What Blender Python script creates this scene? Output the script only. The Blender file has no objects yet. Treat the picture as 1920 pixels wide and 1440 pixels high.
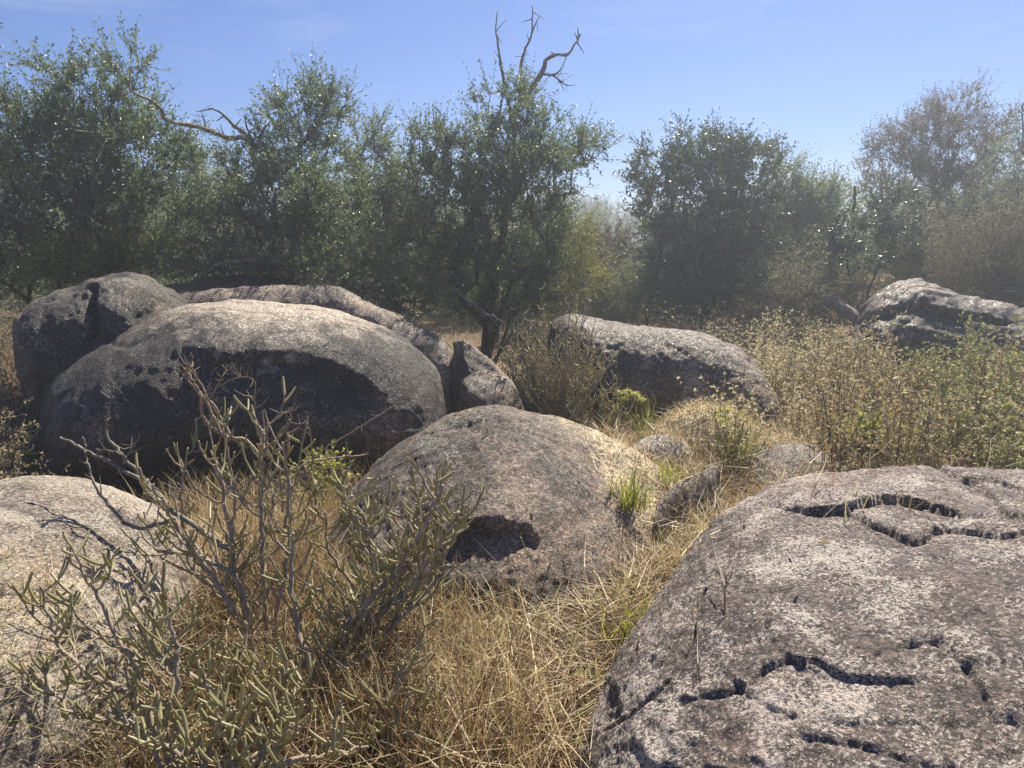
import bpy, bmesh, math, random
import numpy as np
from mathutils import Vector

scene = bpy.context.scene
COL = scene.collection
rng = np.random.default_rng(7)
random.seed(7)

# ------------------------------------------------------------------ camera
CAM_Z, PITCH, F = 1.70, math.radians(11.3), 1397.0 / 1920.0      # eye height, downward tilt, focal length in frame widths
cam_data = bpy.data.cameras.new('camera')
cam = bpy.data.objects.new('camera', cam_data)
COL.objects.link(cam)
cam.location = (0, 0, CAM_Z)
cam.rotation_euler = (math.pi / 2 - PITCH, 0, 0)
cam_data.sensor_width = 36.0
cam_data.lens = 36.0 * F
cam_data.clip_start, cam_data.clip_end = 0.05, 3000
scene.camera = cam

# ------------------------------------------------------------------ sky, sun, exposure
SUN_AZ, SUN_EL = math.radians(25), math.radians(52)              # azimuth to the right of the view, elevation
world = bpy.data.worlds.new('World')
scene.world = world
world.use_nodes = True
wt = world.node_tree
wt.nodes.clear()
sky = wt.nodes.new('ShaderNodeTexSky')
sky.sky_type = 'NISHITA'
sky.sun_disc = False
sky.sun_elevation = SUN_EL
sky.sun_rotation = SUN_AZ
sky.altitude = 900
sky.air_density = 1.0
sky.dust_density = 0.25
sky.ozone_density = 3.0
bg = wt.nodes.new('ShaderNodeBackground')
bg.inputs['Strength'].default_value = 0.05
wo = wt.nodes.new('ShaderNodeOutputWorld')
tintn = wt.nodes.new('ShaderNodeMix')                              # a slightly deeper blue than the model's
tintn.data_type, tintn.blend_type = 'RGBA', 'MULTIPLY'
tintn.inputs[0].default_value = 1.0
tintn.inputs[7].default_value = (0.67, 0.80, 1.16, 1)
wt.links.new(sky.outputs[0], tintn.inputs[6])
wtc = wt.nodes.new('ShaderNodeTexCoord')                           # faint streaks of high cloud
wmp = wt.nodes.new('ShaderNodeMapping')
wmp.inputs['Scale'].default_value = (1.2, 2.6, 5.0)
wmp.inputs['Rotation'].default_value = (0.2, 0.5, 0.3)
wn = wt.nodes.new('ShaderNodeTexNoise')
wn.inputs['Scale'].default_value = 2.2
wn.inputs['Detail'].default_value = 7
wn.inputs['Roughness'].default_value = 0.62
wn.inputs['Distortion'].default_value = 0.6
wr = wt.nodes.new('ShaderNodeValToRGB')
wr.color_ramp.elements[0].position, wr.color_ramp.elements[0].color = 0.57, (0, 0, 0, 1)
wr.color_ramp.elements[1].position, wr.color_ramp.elements[1].color = 0.85, (0.30, 0.30, 0.30, 1)
wt.links.new(wtc.outputs['Generated'], wmp.inputs['Vector'])
wt.links.new(wmp.outputs[0], wn.inputs['Vector'])
wt.links.new(wn.outputs[0], wr.inputs[0])
cloud = wt.nodes.new('ShaderNodeMix')
cloud.data_type = 'RGBA'
wt.links.new(wr.outputs[0], cloud.inputs[0])
wt.links.new(tintn.outputs[2], cloud.inputs[6])
cloud.inputs[7].default_value = (8.0, 8.8, 10.0, 1)
wt.links.new(cloud.outputs[2], bg.inputs['Color'])
wt.links.new(bg.outputs[0], wo.inputs['Surface'])
sun_data = bpy.data.lights.new('sun', 'SUN')
sun_data.energy = 5.0
sun_data.angle = math.radians(0.53)
sun_data.color = (1.0, 0.91, 0.76)
sun = bpy.data.objects.new('sun', sun_data)
COL.objects.link(sun)
SUN_DIR = Vector((math.sin(SUN_AZ) * math.cos(SUN_EL), math.cos(SUN_AZ) * math.cos(SUN_EL), math.sin(SUN_EL)))
sun.rotation_euler = SUN_DIR.to_track_quat('Z', 'Y').to_euler()
sun.location = (0, 0, 30)
scene.view_settings.view_transform = 'Standard'
scene.view_settings.look = 'None'
scene.view_settings.gamma = 1
scene.view_settings.use_curve_mapping = False
scene.view_settings.exposure = 1.0
scene.cycles.use_denoising = True
scene.cycles.denoising_prefilter = 'NONE'                         # keeps leaf and grain detail
scene.cycles.max_bounces = 6
scene.cycles.transparent_max_bounces = 4
scene.cycles.volume_bounces = 0
HAZE_DENSITY = 0.0078

# ------------------------------------------------------------------ helpers
def P(px, py, d):
    """World point at forward distance d on the line of sight through photograph pixel (px, py)."""
    a, b = (px - 960) / 1397.0, (720 - py) / 1397.0
    fy, fz = math.cos(PITCH) + b * math.sin(PITCH), -math.sin(PITCH) + b * math.cos(PITCH)
    return np.array((a * d / fy, d, CAM_Z + fz * d / fy))

def PL(pts, d):
    """Polyline of world points from (px, py[, extra distance])."""
    return np.array([P(q[0], q[1], d + (q[2] if len(q) > 2 else 0)) for q in pts])

def project(p):
    x, y, z = p[:, 0], p[:, 1], p[:, 2] - CAM_Z
    dep = y * math.cos(PITCH) - z * math.sin(PITCH)
    up = y * math.sin(PITCH) + z * math.cos(PITCH)
    dep = np.maximum(dep, 0.05)
    return 960 + 1397 * x / dep, 720 - 1397 * up / dep

def unit(v):
    return v / np.maximum(np.linalg.norm(v, axis=-1, keepdims=True), 1e-9)

def _hash(i, j, k, s):
    h = (i * 374761393 + j * 668265263 + k * 2147483647 + s * 974634077) & 0xFFFFFFFF
    h = ((h ^ (h >> 13)) * 1274126177) & 0xFFFFFFFF
    h = ((h ^ (h >> 16)) * 2246822519) & 0xFFFFFFFF
    return ((h ^ (h >> 15)) & 0xFFFFFF) / float(0xFFFFFF)

def noise3(p, s=0):
    """Value noise in -1..1 at points p (N,3)."""
    i = np.floor(p).astype(np.int64)
    f = p - i
    f = f * f * f * (f * (f * 6 - 15) + 10)
    r = 0
    for dx in (0, 1):
        wx = f[:, 0] if dx else 1 - f[:, 0]
        for dy in (0, 1):
            wy = f[:, 1] if dy else 1 - f[:, 1]
            for dz in (0, 1):
                wz = f[:, 2] if dz else 1 - f[:, 2]
                r = r + wx * wy * wz * _hash(i[:, 0] + dx, i[:, 1] + dy, i[:, 2] + dz, s)
    return r * 2 - 1

def fbm(p, freq, octs=4, gain=0.5, s=0):
    a, r, n = 1.0, 0, 0
    for o in range(octs):
        r = r + a * noise3(p * freq * (2.03 ** o) + 17.3 * o, s + o)
        n += a
        a *= gain
    return r / n

def mesh_obj(name, verts, faces, mat, parent=None, tint=None, smooth=True, loc=None):
    """faces: (M,3) or (M,4) int array, or a list of such arrays; tint: one float per vertex."""
    me = bpy.data.meshes.new(name)
    verts = np.asarray(verts, dtype=np.float32)
    if loc is not None:
        verts = verts - np.asarray(loc, dtype=np.float32)
    fl = faces if isinstance(faces, list) else [faces]
    fl = [np.asarray(f, dtype=np.int32) for f in fl if len(f)]
    tot = np.concatenate([np.full(len(f), f.shape[1], np.int32) for f in fl])
    idx = np.concatenate([f.ravel() for f in fl])
    me.vertices.add(len(verts))
    me.vertices.foreach_set('co', verts.ravel())
    me.loops.add(len(idx))
    me.loops.foreach_set('vertex_index', idx)
    me.polygons.add(len(tot))
    start = np.concatenate([[0], np.cumsum(tot)[:-1]]).astype(np.int32)
    me.polygons.foreach_set('loop_start', start)
    me.polygons.foreach_set('loop_total', tot)
    me.polygons.foreach_set('use_smooth', np.full(len(tot), smooth, dtype=bool))
    if tint is not None:
        at = me.attributes.new('tint', 'FLOAT', 'POINT')
        at.data.foreach_set('value', np.asarray(tint, dtype=np.float32))
    me.update(calc_edges=True)
    if mat is not None:
        me.materials.append(mat)
    o = bpy.data.objects.new(name, me)
    COL.objects.link(o)
    if parent is not None:
        o.parent = parent
    elif loc is not None:
        o.location = [float(c) for c in loc]
    return o

def tag(o, label, cat, group=None):
    o['label'] = label
    o['category'] = cat
    if group:
        o['group'] = group
    return o

def thing(name, label, cat, loc, group=None):
    o = bpy.data.objects.new(name, None)
    COL.objects.link(o)
    o.empty_display_size = 0.1
    o.location = [float(c) for c in loc]
    return tag(o, label, cat, group)

def copy_tree(o, parent=None):
    c = o.copy()
    COL.objects.link(c)
    if parent is not None:
        c.parent = parent
    for ch in list(o.children):
        copy_tree(ch, c)
    return c

class Geo:
    """Collects pieces into one mesh."""
    def __init__(self):
        self.v, self.t, self.f3, self.f4, self.n = [], [], [], [], 0
    def add(self, v, f, tint=0.5):
        v = np.asarray(v).reshape(-1, 3)
        f = np.asarray(f)
        (self.f3 if f.shape[1] == 3 else self.f4).append(f + self.n)
        self.v.append(v)
        self.t.append(np.broadcast_to(np.asarray(tint, dtype=float), (len(v),)))
        self.n += len(v)
    def build(self, name, mat, parent=None, smooth=True, loc=None):
        fs = []
        if self.f3: fs.append(np.concatenate(self.f3))
        if self.f4: fs.append(np.concatenate(self.f4))
        return mesh_obj(name, np.concatenate(self.v), fs, mat, parent, np.concatenate(self.t), smooth, loc)

def tube(geo, pts, radii, sides=6, tint=0.5, cap=True):
    pts = np.asarray(pts, dtype=float)
    n = len(pts)
    radii = np.broadcast_to(np.asarray(radii, dtype=float), (n,))
    tan = unit(np.gradient(pts, axis=0))
    ref = np.array((0.31, 0.87, 0.38)) if abs(tan[0, 2]) > 0.8 else np.array((0.1, 0.05, 1.0))
    a = unit(np.cross(tan, ref))
    b = np.cross(tan, a)
    th = np.arange(sides) * 2 * math.pi / sides
    ring = pts[:, None] + radii[:, None, None] * (a[:, None] * np.cos(th)[None, :, None] + b[:, None] * np.sin(th)[None, :, None])
    v = ring.reshape(-1, 3)
    i = np.arange(n - 1)[:, None] * sides
    j = np.arange(sides)[None]
    f = np.stack([i + j, i + (j + 1) % sides, i + sides + (j + 1) % sides, i + sides + j], -1).reshape(-1, 4)
    geo.add(v, f, tint)
    if cap:
        tip = pts[-1] + tan[-1] * radii[-1] * 0.9
        k = np.arange(sides)
        geo.add(np.vstack([ring[-1], tip]), np.stack([k, (k + 1) % sides, np.full(sides, sides)], -1), tint)

def spline(pts, n):
    """Catmull-Rom through pts, n samples."""
    pts = np.asarray(pts, dtype=float)
    if len(pts) == 2:
        return pts[0] + (pts[1] - pts[0]) * np.linspace(0, 1, n)[:, None]
    q = np.vstack([2 * pts[0] - pts[1], pts, 2 * pts[-1] - pts[-2]])
    t = np.linspace(0, len(pts) - 1 - 1e-6, n)
    i = t.astype(int)
    u = (t - i)[:, None]
    p0, p1, p2, p3 = q[i], q[i + 1], q[i + 2], q[i + 3]
    return 0.5 * (2 * p1 + (p2 - p0) * u + (2 * p0 - 5 * p1 + 4 * p2 - p3) * u ** 2 + (3 * p1 - p0 - 3 * p2 + p3) * u ** 3)

# ------------------------------------------------------------------ materials
class Mat:
    def __init__(self, name, rough=0.8, spec=0.3):
        self.m = bpy.data.materials.new(name)
        self.m.use_nodes = True
        self.nt = self.m.node_tree
        self.b = self.nt.nodes['Principled BSDF']
        self.b.inputs['Roughness'].default_value = rough
        self.b.inputs['Specular IOR Level'].default_value = spec
        self.out = self.nt.nodes['Material Output']
    def node(self, t, **kw):
        n = self.nt.nodes.new(t)
        for k, v in kw.items():
            if k in n.inputs: n.inputs[k].default_value = v
            else: setattr(n, k, v)
        return n
    def link(self, a, b):
        self.nt.links.new(a, b)
    def ramp(self, fac, stops, interp='LINEAR'):
        r = self.node('ShaderNodeValToRGB')
        r.color_ramp.interpolation = interp
        e = r.color_ramp.elements
        while len(e) < len(stops): e.new(0.5)
        for el, (p, c) in zip(e, stops):
            el.position = p
            el.color = (c if len(c) == 4 else (*c, 1)) if hasattr(c, '__len__') else (c, c, c, 1)
        self.link(fac, r.inputs[0])
        return r.outputs[0]
    def noise(self, co, scale, detail=4, rough=0.6, dist=0.0):
        n = self.node('ShaderNodeTexNoise', Scale=scale, Detail=detail, Roughness=rough, Distortion=dist)
        self.link(co, n.inputs['Vector'])
        return n.outputs['Fac']
    def voro(self, co, scale, out='Color', feature='F1'):
        n = self.node('ShaderNodeTexVoronoi', Scale=scale, feature=feature)
        self.link(co, n.inputs['Vector'])
        return n.outputs[out]
    def mix(self, fac, a, b, blend='MIX'):
        n = self.node('ShaderNodeMix', data_type='RGBA', blend_type=blend)
        for sock, val in ((n.inputs[0], fac), (n.inputs[6], a), (n.inputs[7], b)):
            if hasattr(val, 'is_linked'): self.link(val, sock)
            elif hasattr(val, '__len__'): sock.default_value = (*val, 1)
            else: sock.default_value = val
        return n.outputs[2]
    def math(self, op, a, b=0.0):
        n = self.node('ShaderNodeMath', operation=op)
        for sock, val in ((n.inputs[0], a), (n.inputs[1], b)):
            if hasattr(val, 'is_linked'): self.link(val, sock)
            else: sock.default_value = val
        return n.outputs[0]
    def bump(self, h, strength, dist, prev=None):
        n = self.node('ShaderNodeBump', Strength=strength, Distance=dist)
        self.link(h, n.inputs['Height'])
        if prev is not None: self.link(prev, n.inputs['Normal'])
        return n.outputs[0]
    def translucent(self, col, fac):
        t = self.node('ShaderNodeBsdfTranslucent')
        self.link(col, t.inputs['Color'])
        mx = self.node('ShaderNodeMixShader')
        mx.inputs[0].default_value = fac
        self.link(self.b.outputs[0], mx.inputs[1])
        self.link(t.outputs[0], mx.inputs[2])
        self.link(mx.outputs[0], self.out.inputs['Surface'])

def granite(name, base=(0.25, 0.20, 0.165), dark=(0.055, 0.047, 0.042), lichen=(0.40, 0.39, 0.33),
            dark_amt=0.5, lichen_amt=0.35, warm=(0.34, 0.235, 0.165), grain=1.0, bump=1.0, patch=None, soft=0.055, micro=1.0, crisp=0.0, lscale=62):
    m = Mat(name, rough=0.72, spec=0.45)
    co = m.node('ShaderNodeTexCoord').outputs['Object']
    big = m.noise(co, 1.3, 5, 0.62, 0.4)
    mid = m.noise(co, 6.0, 5, 0.65, 0.3)
    col = m.mix(m.ramp(mid, [(0.40, 0.0), (0.62, 1.0)]), base, warm)
    stain = m.math('ADD', m.math('MULTIPLY', big, 0.65), m.math('MULTIPLY', m.noise(co, 17, 6, 0.75), 0.35))
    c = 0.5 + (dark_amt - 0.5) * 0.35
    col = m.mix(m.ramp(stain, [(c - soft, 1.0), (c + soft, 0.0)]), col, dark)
    if patch:                                                         # ragged patch: dry golden moss, but sunlight painted pale on the big boulder's top
        (cx, cy, cz), rad, pcol, pz = patch
        vm = m.node('ShaderNodeVectorMath', operation='DISTANCE')
        vs = m.node('ShaderNodeVectorMath', operation='MULTIPLY')
        m.link(co, vs.inputs[0])
        vs.inputs[1].default_value = (1, 1, pz)
        m.link(vs.outputs[0], vm.inputs[0])
        vm.inputs[1].default_value = (cx, cy, cz * pz)
        e = m.math('ADD', m.math('DIVIDE', vm.outputs['Value'], rad), m.math('MULTIPLY', m.math('SUBTRACT', m.noise(co, 7, 5, 0.7), 0.5), 1.3))
        col = m.mix(m.ramp(e, [(0.62, 0.88), (1.15, 0.0)]), col, pcol)
    # crystalline grain: cells of felspar, quartz and dark mica
    cells = m.voro(co, 95 / grain)
    sep = m.node('ShaderNodeSeparateColor')
    m.link(cells, sep.inputs[0])
    g = m.ramp(sep.outputs[0], [(0.0, 0.35), (0.28, 0.7), (0.60, 1.1), (0.84, 1.7), (0.95, 2.6)])
    col = m.mix(0.85, col, g, 'MULTIPLY')
    fine = m.noise(co, 260 / grain, 2, 0.7)
    col = m.mix(0.8, col, m.ramp(fine, [(0.32, 0.5), (0.68, 1.5)]), 'MULTIPLY')
    # crusts of pale lichen in patches
    ln = m.math('ADD', m.math('MULTIPLY', m.noise(co, 4.2, 4, 0.6, 0.8), 0.38), m.math('MULTIPLY', m.noise(co, lscale / grain, 4, 0.75), 0.62))
    t = 0.64 - 0.26 * lichen_amt
    col = m.mix(m.math('MULTIPLY', m.ramp(ln, [(t - 0.02 * (1 - 0.5 * crisp), 0.0), (t + 0.05 * (1 - 0.55 * crisp), 1.0)]), 0.8 + 0.12 * crisp), col, m.mix(m.ramp(fine, [(0.35, 0.0), (0.65, 1.0)]), [x * 0.5 for x in lichen], [x * 1.15 for x in lichen]))
    m.link(col, m.b.inputs['Base Color'])
    m.link(m.ramp(sep.outputs[2], [(0.0, 0.85), (0.55, 0.7), (0.85, 0.36), (1.0, 0.28)]), m.b.inputs['Roughness'])   # flat crystal faces glint
    n1 = m.bump(m.noise(co, 30 / grain, 7, 0.78), 0.55 * bump, 0.018)
    n2 = m.bump(m.math('ADD', m.noise(co, 85 / grain, 4, 0.72), m.math('MULTIPLY', sep.outputs[1], 0.22)), min(1.0, 0.85 * bump * micro), 0.007 * micro, n1)
    m.link(n2, m.b.inputs['Normal'])
    return m.m

def leafy(name, stops, rough=0.38, spec=0.5, trans=0.22, tcol=None):
    m = Mat(name, rough, spec)
    a = m.node('ShaderNodeAttribute', attribute_name='tint')
    col = m.ramp(a.outputs['Fac'], stops)
    m.link(col, m.b.inputs['Base Color'])
    if trans:
        tc = m.mix(1.0, col, tcol or (1.6, 1.7, 0.8), 'MULTIPLY')
        m.translucent(tc, trans)
    return m.m

def barky(name, a, b, scale=30, spec=0.2):
    m = Mat(name, 0.85, spec)
    co = m.node('ShaderNodeTexCoord').outputs['Object']
    mp = m.node('ShaderNodeMapping')
    mp.inputs['Scale'].default_value = (1, 1, 0.35)
    m.link(co, mp.inputs['Vector'])
    n = m.noise(mp.outputs[0], scale, 5, 0.7)
    m.link(m.ramp(n, [(0.32, a), (0.68, b)]), m.b.inputs['Base Color'])
    m.link(m.bump(n, 0.7, 0.01), m.b.inputs['Normal'])
    return m.m

M = {}
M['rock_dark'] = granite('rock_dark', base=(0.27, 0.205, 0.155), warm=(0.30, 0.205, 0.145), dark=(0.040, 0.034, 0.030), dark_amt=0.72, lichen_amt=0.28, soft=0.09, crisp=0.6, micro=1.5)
M['rock_big'] = granite('rock_big', base=(0.30, 0.235, 0.19), dark=(0.035, 0.030, 0.027), dark_amt=0.92, lichen_amt=0.22, crisp=0.6, micro=1.5, patch=((0.25, 0.42, 0.98), 1.0, (0.43, 0.36, 0.29), 1.5), soft=0.11)  # dark all over; the pale patch paints in the sunlit top
M['rock_mid'] = granite('rock_mid', base=(0.26, 0.20, 0.155), warm=(0.30, 0.22, 0.165), dark=(0.065, 0.052, 0.045), dark_amt=0.56, lichen_amt=0.30, soft=0.08)
M['rock_dome'] = granite('rock_dome', base=(0.30, 0.23, 0.18), warm=(0.34, 0.24, 0.175), dark=(0.075, 0.058, 0.048), dark_amt=0.62, lichen_amt=0.32, patch=((0.95, 0.25, 0.26), 0.80, (0.50, 0.40, 0.25), 1.0), soft=0.09, micro=1.7, crisp=0.6, lscale=80)
M['rock_moss'] = granite('rock_moss', base=(0.36, 0.29, 0.19), warm=(0.40, 0.31, 0.18), dark_amt=0.40, lichen_amt=0.40, patch=((0, 0, 0.3), 1.2, (0.48, 0.40, 0.23), 1.0))
M['rock_pale'] = granite('rock_pale', base=(0.34, 0.285, 0.235), warm=(0.36, 0.28, 0.215), dark=(0.085, 0.066, 0.055), dark_amt=0.60, lichen_amt=0.50, lichen=(0.56, 0.51, 0.42), soft=0.09, micro=1.6, crisp=0.8, lscale=90)
M['rock_pink'] = granite('rock_pink', base=(0.25, 0.195, 0.160), warm=(0.32, 0.235, 0.185), dark=(0.065, 0.052, 0.045), dark_amt=0.66, lichen_amt=0.34, grain=1.3, soft=0.09)
M['rock_far'] = granite('rock_far', base=(0.23, 0.18, 0.15), warm=(0.29, 0.215, 0.175), dark=(0.055, 0.046, 0.040), dark_amt=0.72, lichen_amt=0.30, grain=1.6, soft=0.09)
M['rock_front'] = granite('rock_front', base=(0.27, 0.20, 0.172), warm=(0.36, 0.25, 0.205), dark=(0.105, 0.080, 0.070), dark_amt=0.80, lichen_amt=0.44, lichen=(0.72, 0.635, 0.56), grain=1.0, bump=1.15, soft=0.12, micro=2.0, crisp=1.0, lscale=92)
M['leaf_olive'] = leafy('leaf_olive', [(0, (0.072, 0.097, 0.065)), (0.5, (0.134, 0.185, 0.118)), (0.85, (0.204, 0.251, 0.161)), (1, (0.283, 0.235, 0.126))], rough=0.40, trans=0.40, tcol=(1.5, 1.55, 0.95))
M['leaf_grey'] = leafy('leaf_grey', [(0, (0.110, 0.132, 0.099)), (0.6, (0.199, 0.238, 0.168)), (1, (0.297, 0.318, 0.224))], rough=0.46, trans=0.40, tcol=(1.5, 1.55, 1.0))
M['leaf_dark'] = leafy('leaf_dark', [(0, (0.062, 0.085, 0.062)), (0.6, (0.115, 0.155, 0.101)), (1, (0.193, 0.214, 0.133))], rough=0.40, tcol=(1.5, 1.55, 1.0))
M['leaf_brown'] = leafy('leaf_brown', [(0, (0.105, 0.085, 0.066)), (0.5, (0.175, 0.150, 0.115)), (1, (0.27, 0.22, 0.165))], rough=0.55, trans=0.3, tcol=(1.3, 1.25, 1.0))
M['leaf_yellow'] = leafy('leaf_yellow', [(0, (0.12, 0.13, 0.05)), (0.6, (0.25, 0.25, 0.10)), (1, (0.40, 0.37, 0.17))], rough=0.5, trans=0.35)
M['broom'] = leafy('broom', [(0, (0.15, 0.135, 0.095)), (0.5, (0.28, 0.275, 0.19)), (1, (0.42, 0.39, 0.28))], rough=0.6, trans=0.35, tcol=(1.3, 1.3, 0.95))
M['grass'] = leafy('grass', [(0, (0.085, 0.042, 0.022)), (0.28, (0.21, 0.118, 0.060)), (0.6, (0.43, 0.325, 0.185)), (0.86, (0.66, 0.57, 0.38)), (1, (0.30, 0.32, 0.10))], rough=0.45, spec=0.4, trans=0.3, tcol=(1.2, 1.15, 0.9))
M['weed'] = leafy('weed', [(0, (0.16, 0.115, 0.07)), (0.4, (0.35, 0.28, 0.165)), (0.7, (0.50, 0.44, 0.28)), (1, (0.68, 0.64, 0.47))], rough=0.6, trans=0.35, tcol=(1.2, 1.15, 0.9))
M['sedge'] = leafy('sedge', [(0, (0.16, 0.17, 0.04)), (0.6, (0.34, 0.36, 0.09)), (1, (0.52, 0.50, 0.24))], rough=0.45, trans=0.35, tcol=(1.3, 1.3, 0.7))
M['bark'] = barky('bark', (0.035, 0.028, 0.022), (0.13, 0.105, 0.085))
M['bark_grey'] = barky('bark_grey', (0.11, 0.095, 0.08), (0.30, 0.265, 0.225))
M['twig_pale'] = barky('twig_pale', (0.20, 0.15, 0.10), (0.42, 0.34, 0.24), 60)
M['bark_dead'] = barky('bark_dead', (0.07, 0.055, 0.048), (0.17, 0.14, 0.12))
M['succulent'] = leafy('succulent', [(0, (0.22, 0.18, 0.11)), (0.5, (0.39, 0.36, 0.19)), (1, (0.60, 0.56, 0.32))], rough=0.42, spec=0.5, trans=0.28, tcol=(1.2, 1.15, 0.6))
M['weed_green'] = leafy('weed_green', [(0, (0.11, 0.115, 0.06)), (0.6, (0.24, 0.24, 0.13)), (1, (0.50, 0.48, 0.34))], rough=0.55, trans=0.25)
M['succulent_wood'] = barky('succulent_wood', (0.19, 0.15, 0.115), (0.48, 0.40, 0.315), 60)

# soil
def soil():
    m = Mat('soil', 0.95, 0.1)
    co = m.node('ShaderNodeTexCoord').outputs['Object']
    a = m.noise(co, 0.8, 6, 0.6)
    b = m.noise(co, 40, 4, 0.75)
    col = m.mix(m.ramp(a, [(0.35, 0.0), (0.65, 1.0)]), (0.12, 0.078, 0.050), (0.25, 0.180, 0.115))
    col = m.mix(0.8, col, m.ramp(b, [(0.3, 0.45), (0.7, 1.45)]), 'MULTIPLY')
    m.link(col, m.b.inputs['Base Color'])
    m.link(m.bump(b, 0.8, 0.02), m.b.inputs['Normal'])
    return m.m
M['soil'] = soil()

# ------------------------------------------------------------------ ground
def ground_z(x, y):
    x, y = np.asarray(x, float), np.asarray(y, float)
    z = 0.06 * np.sin(x * 0.9 + 1.0) * np.sin(y * 0.7) + 0.03 * np.sin(x * 2.3 + y * 1.7)
    z = z - 0.18 * np.exp(-((x + 2.9) ** 2 / 1.2 + (y - 4.9) ** 2 / 0.6))
    z = z + 0.16 * np.exp(-((x - 0.9) ** 2 / 0.5 + (y - 5.2) ** 2 / 1.0))
    z = z + 0.05 * np.clip(y - 8, 0, 12) * np.clip((x - 1) / 6, 0, 1)
    far = np.clip((np.hypot(x, y - 8) - 40) / 200, 0, 1)
    return z * (1 - far) + far * 1.5

def graded(lo, hi, c, n, k):
    t = np.linspace(-1, 1, n)
    s = np.sinh(t * k) / math.sinh(k)
    return np.where(s < 0, c + s * (c - lo), c + s * (hi - c))
gx = graded(-400, 400, 0, 210, 5.5)
gy = graded(-120, 600, 5, 220, 5.5)
GX, GY = np.meshgrid(gx, gy)
gv = np.stack([GX.ravel(), GY.ravel(), ground_z(GX, GY).ravel()], -1)
near = np.exp(-(np.hypot(gv[:, 0], gv[:, 1] - 4) / 14) ** 2)
gv[:, 2] += near * 0.025 * fbm(gv, 3.0, 3, s=5)
ii = (np.arange(len(gy) - 1)[:, None] * len(gx) + np.arange(len(gx) - 1)[None]).ravel()
ground = mesh_obj('ground', gv, np.stack([ii, ii + 1, ii + 1 + len(gx), ii + len(gx)], -1), M['soil'])
ground['kind'] = 'structure'

# ------------------------------------------------------------------ boulders
HX0, HY0, HS, HN = -6.0, 0.0, 0.03, (600, 460)                      # height grid of the rocks, for planting round them
rock_h = np.full(HN, -9.0)
def note_height(v):
    i = ((v[:, 0] - HX0) / HS).astype(int)
    j = ((v[:, 1] - HY0) / HS).astype(int)
    ok = (i >= 0) & (i < HN[0]) & (j >= 0) & (j < HN[1])
    np.maximum.at(rock_h, (i[ok], j[ok]), v[ok, 2])
def rock_at(x, y):
    i = np.clip(((np.asarray(x) - HX0) / HS).astype(int), 0, HN[0] - 1)
    j = np.clip(((np.asarray(y) - HY0) / HS).astype(int), 0, HN[1] - 1)
    return rock_h[i, j]
def surface_z(x, y):
    return np.maximum(ground_z(x, y), rock_at(x, y))

def smooth_rows(a, sig):
    r = int(3 * sig) + 1
    k = np.exp(-0.5 * (np.arange(-r, r + 1) / sig) ** 2)
    k /= k.sum()
    pad = np.vstack([2 * a[:1] - a[1:r + 1][::-1], a, 2 * a[-1:] - a[-r - 1:-1][::-1]])
    return np.stack([np.convolve(pad[:, c], k, 'valid') for c in range(a.shape[1])], -1)

def grid_faces(nu, nv):
    i = (np.arange(nu - 1)[:, None] * nv + np.arange(nv - 1)[None]).ravel()
    return np.stack([i, i + nv, i + nv + 1, i + 1], -1)

def grid_normals(g):
    du, dv = np.gradient(g, axis=0), np.gradient(g, axis=1)
    return unit(np.cross(du, dv))

def roughen(g, amp, fine, seed, sharp=0.0, sheet=0.010, micro=0.4):
    n = grid_normals(g)
    p = g.reshape(-1, 3)
    d = amp * (0.7 * fbm(p, 1.3, 3, s=seed) + 0.3 * fbm(p, 4.0, 3, s=seed + 9))
    if sharp:                                                         # broken, faceted faces
        d = d + sharp * np.abs(fbm(p, 2.2, 3, s=seed + 20)) 
    t = fbm(p + 5.0, 1.0, 2, 0.3, s=seed + 60) * 4.0                       # exfoliation: shallow broken sheets
    fr = t - np.floor(t)
    d = d + sheet * (np.floor(t) + np.clip((fr - 0.5) / 0.07 + 0.5, 0, 1))
    d = d + 0.35 * amp * (0.5 - np.abs(fbm(p, 3.1, 3, s=seed + 80)))
    d = d + fine * fbm(p, 14.0, 3, 0.6, s=seed + 31) + fine * micro * fbm(p, 38.0, 1, s=seed + 47)
    return g + n * d.reshape(g.shape[:2])[..., None], n

def place_rock(name, label, g, mat, carve=None, cat='boulder', group=None):
    nu, nv = g.shape[:2]
    v = g.reshape(-1, 3)
    note_height(v)
    dense = g                                                        # extra samples so the height grid has no holes
    note_height(((dense[1:] + dense[:-1]) / 2).reshape(-1, 3))
    note_height(((dense[:, 1:] + dense[:, :-1]) / 2).reshape(-1, 3))
    c = v.mean(0)
    c[2] = 0
    o = tag(mesh_obj(name, v, grid_faces(nu, nv), mat, loc=c), label, cat, group)
    o['kind'] = 'thing'
    return o

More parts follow.
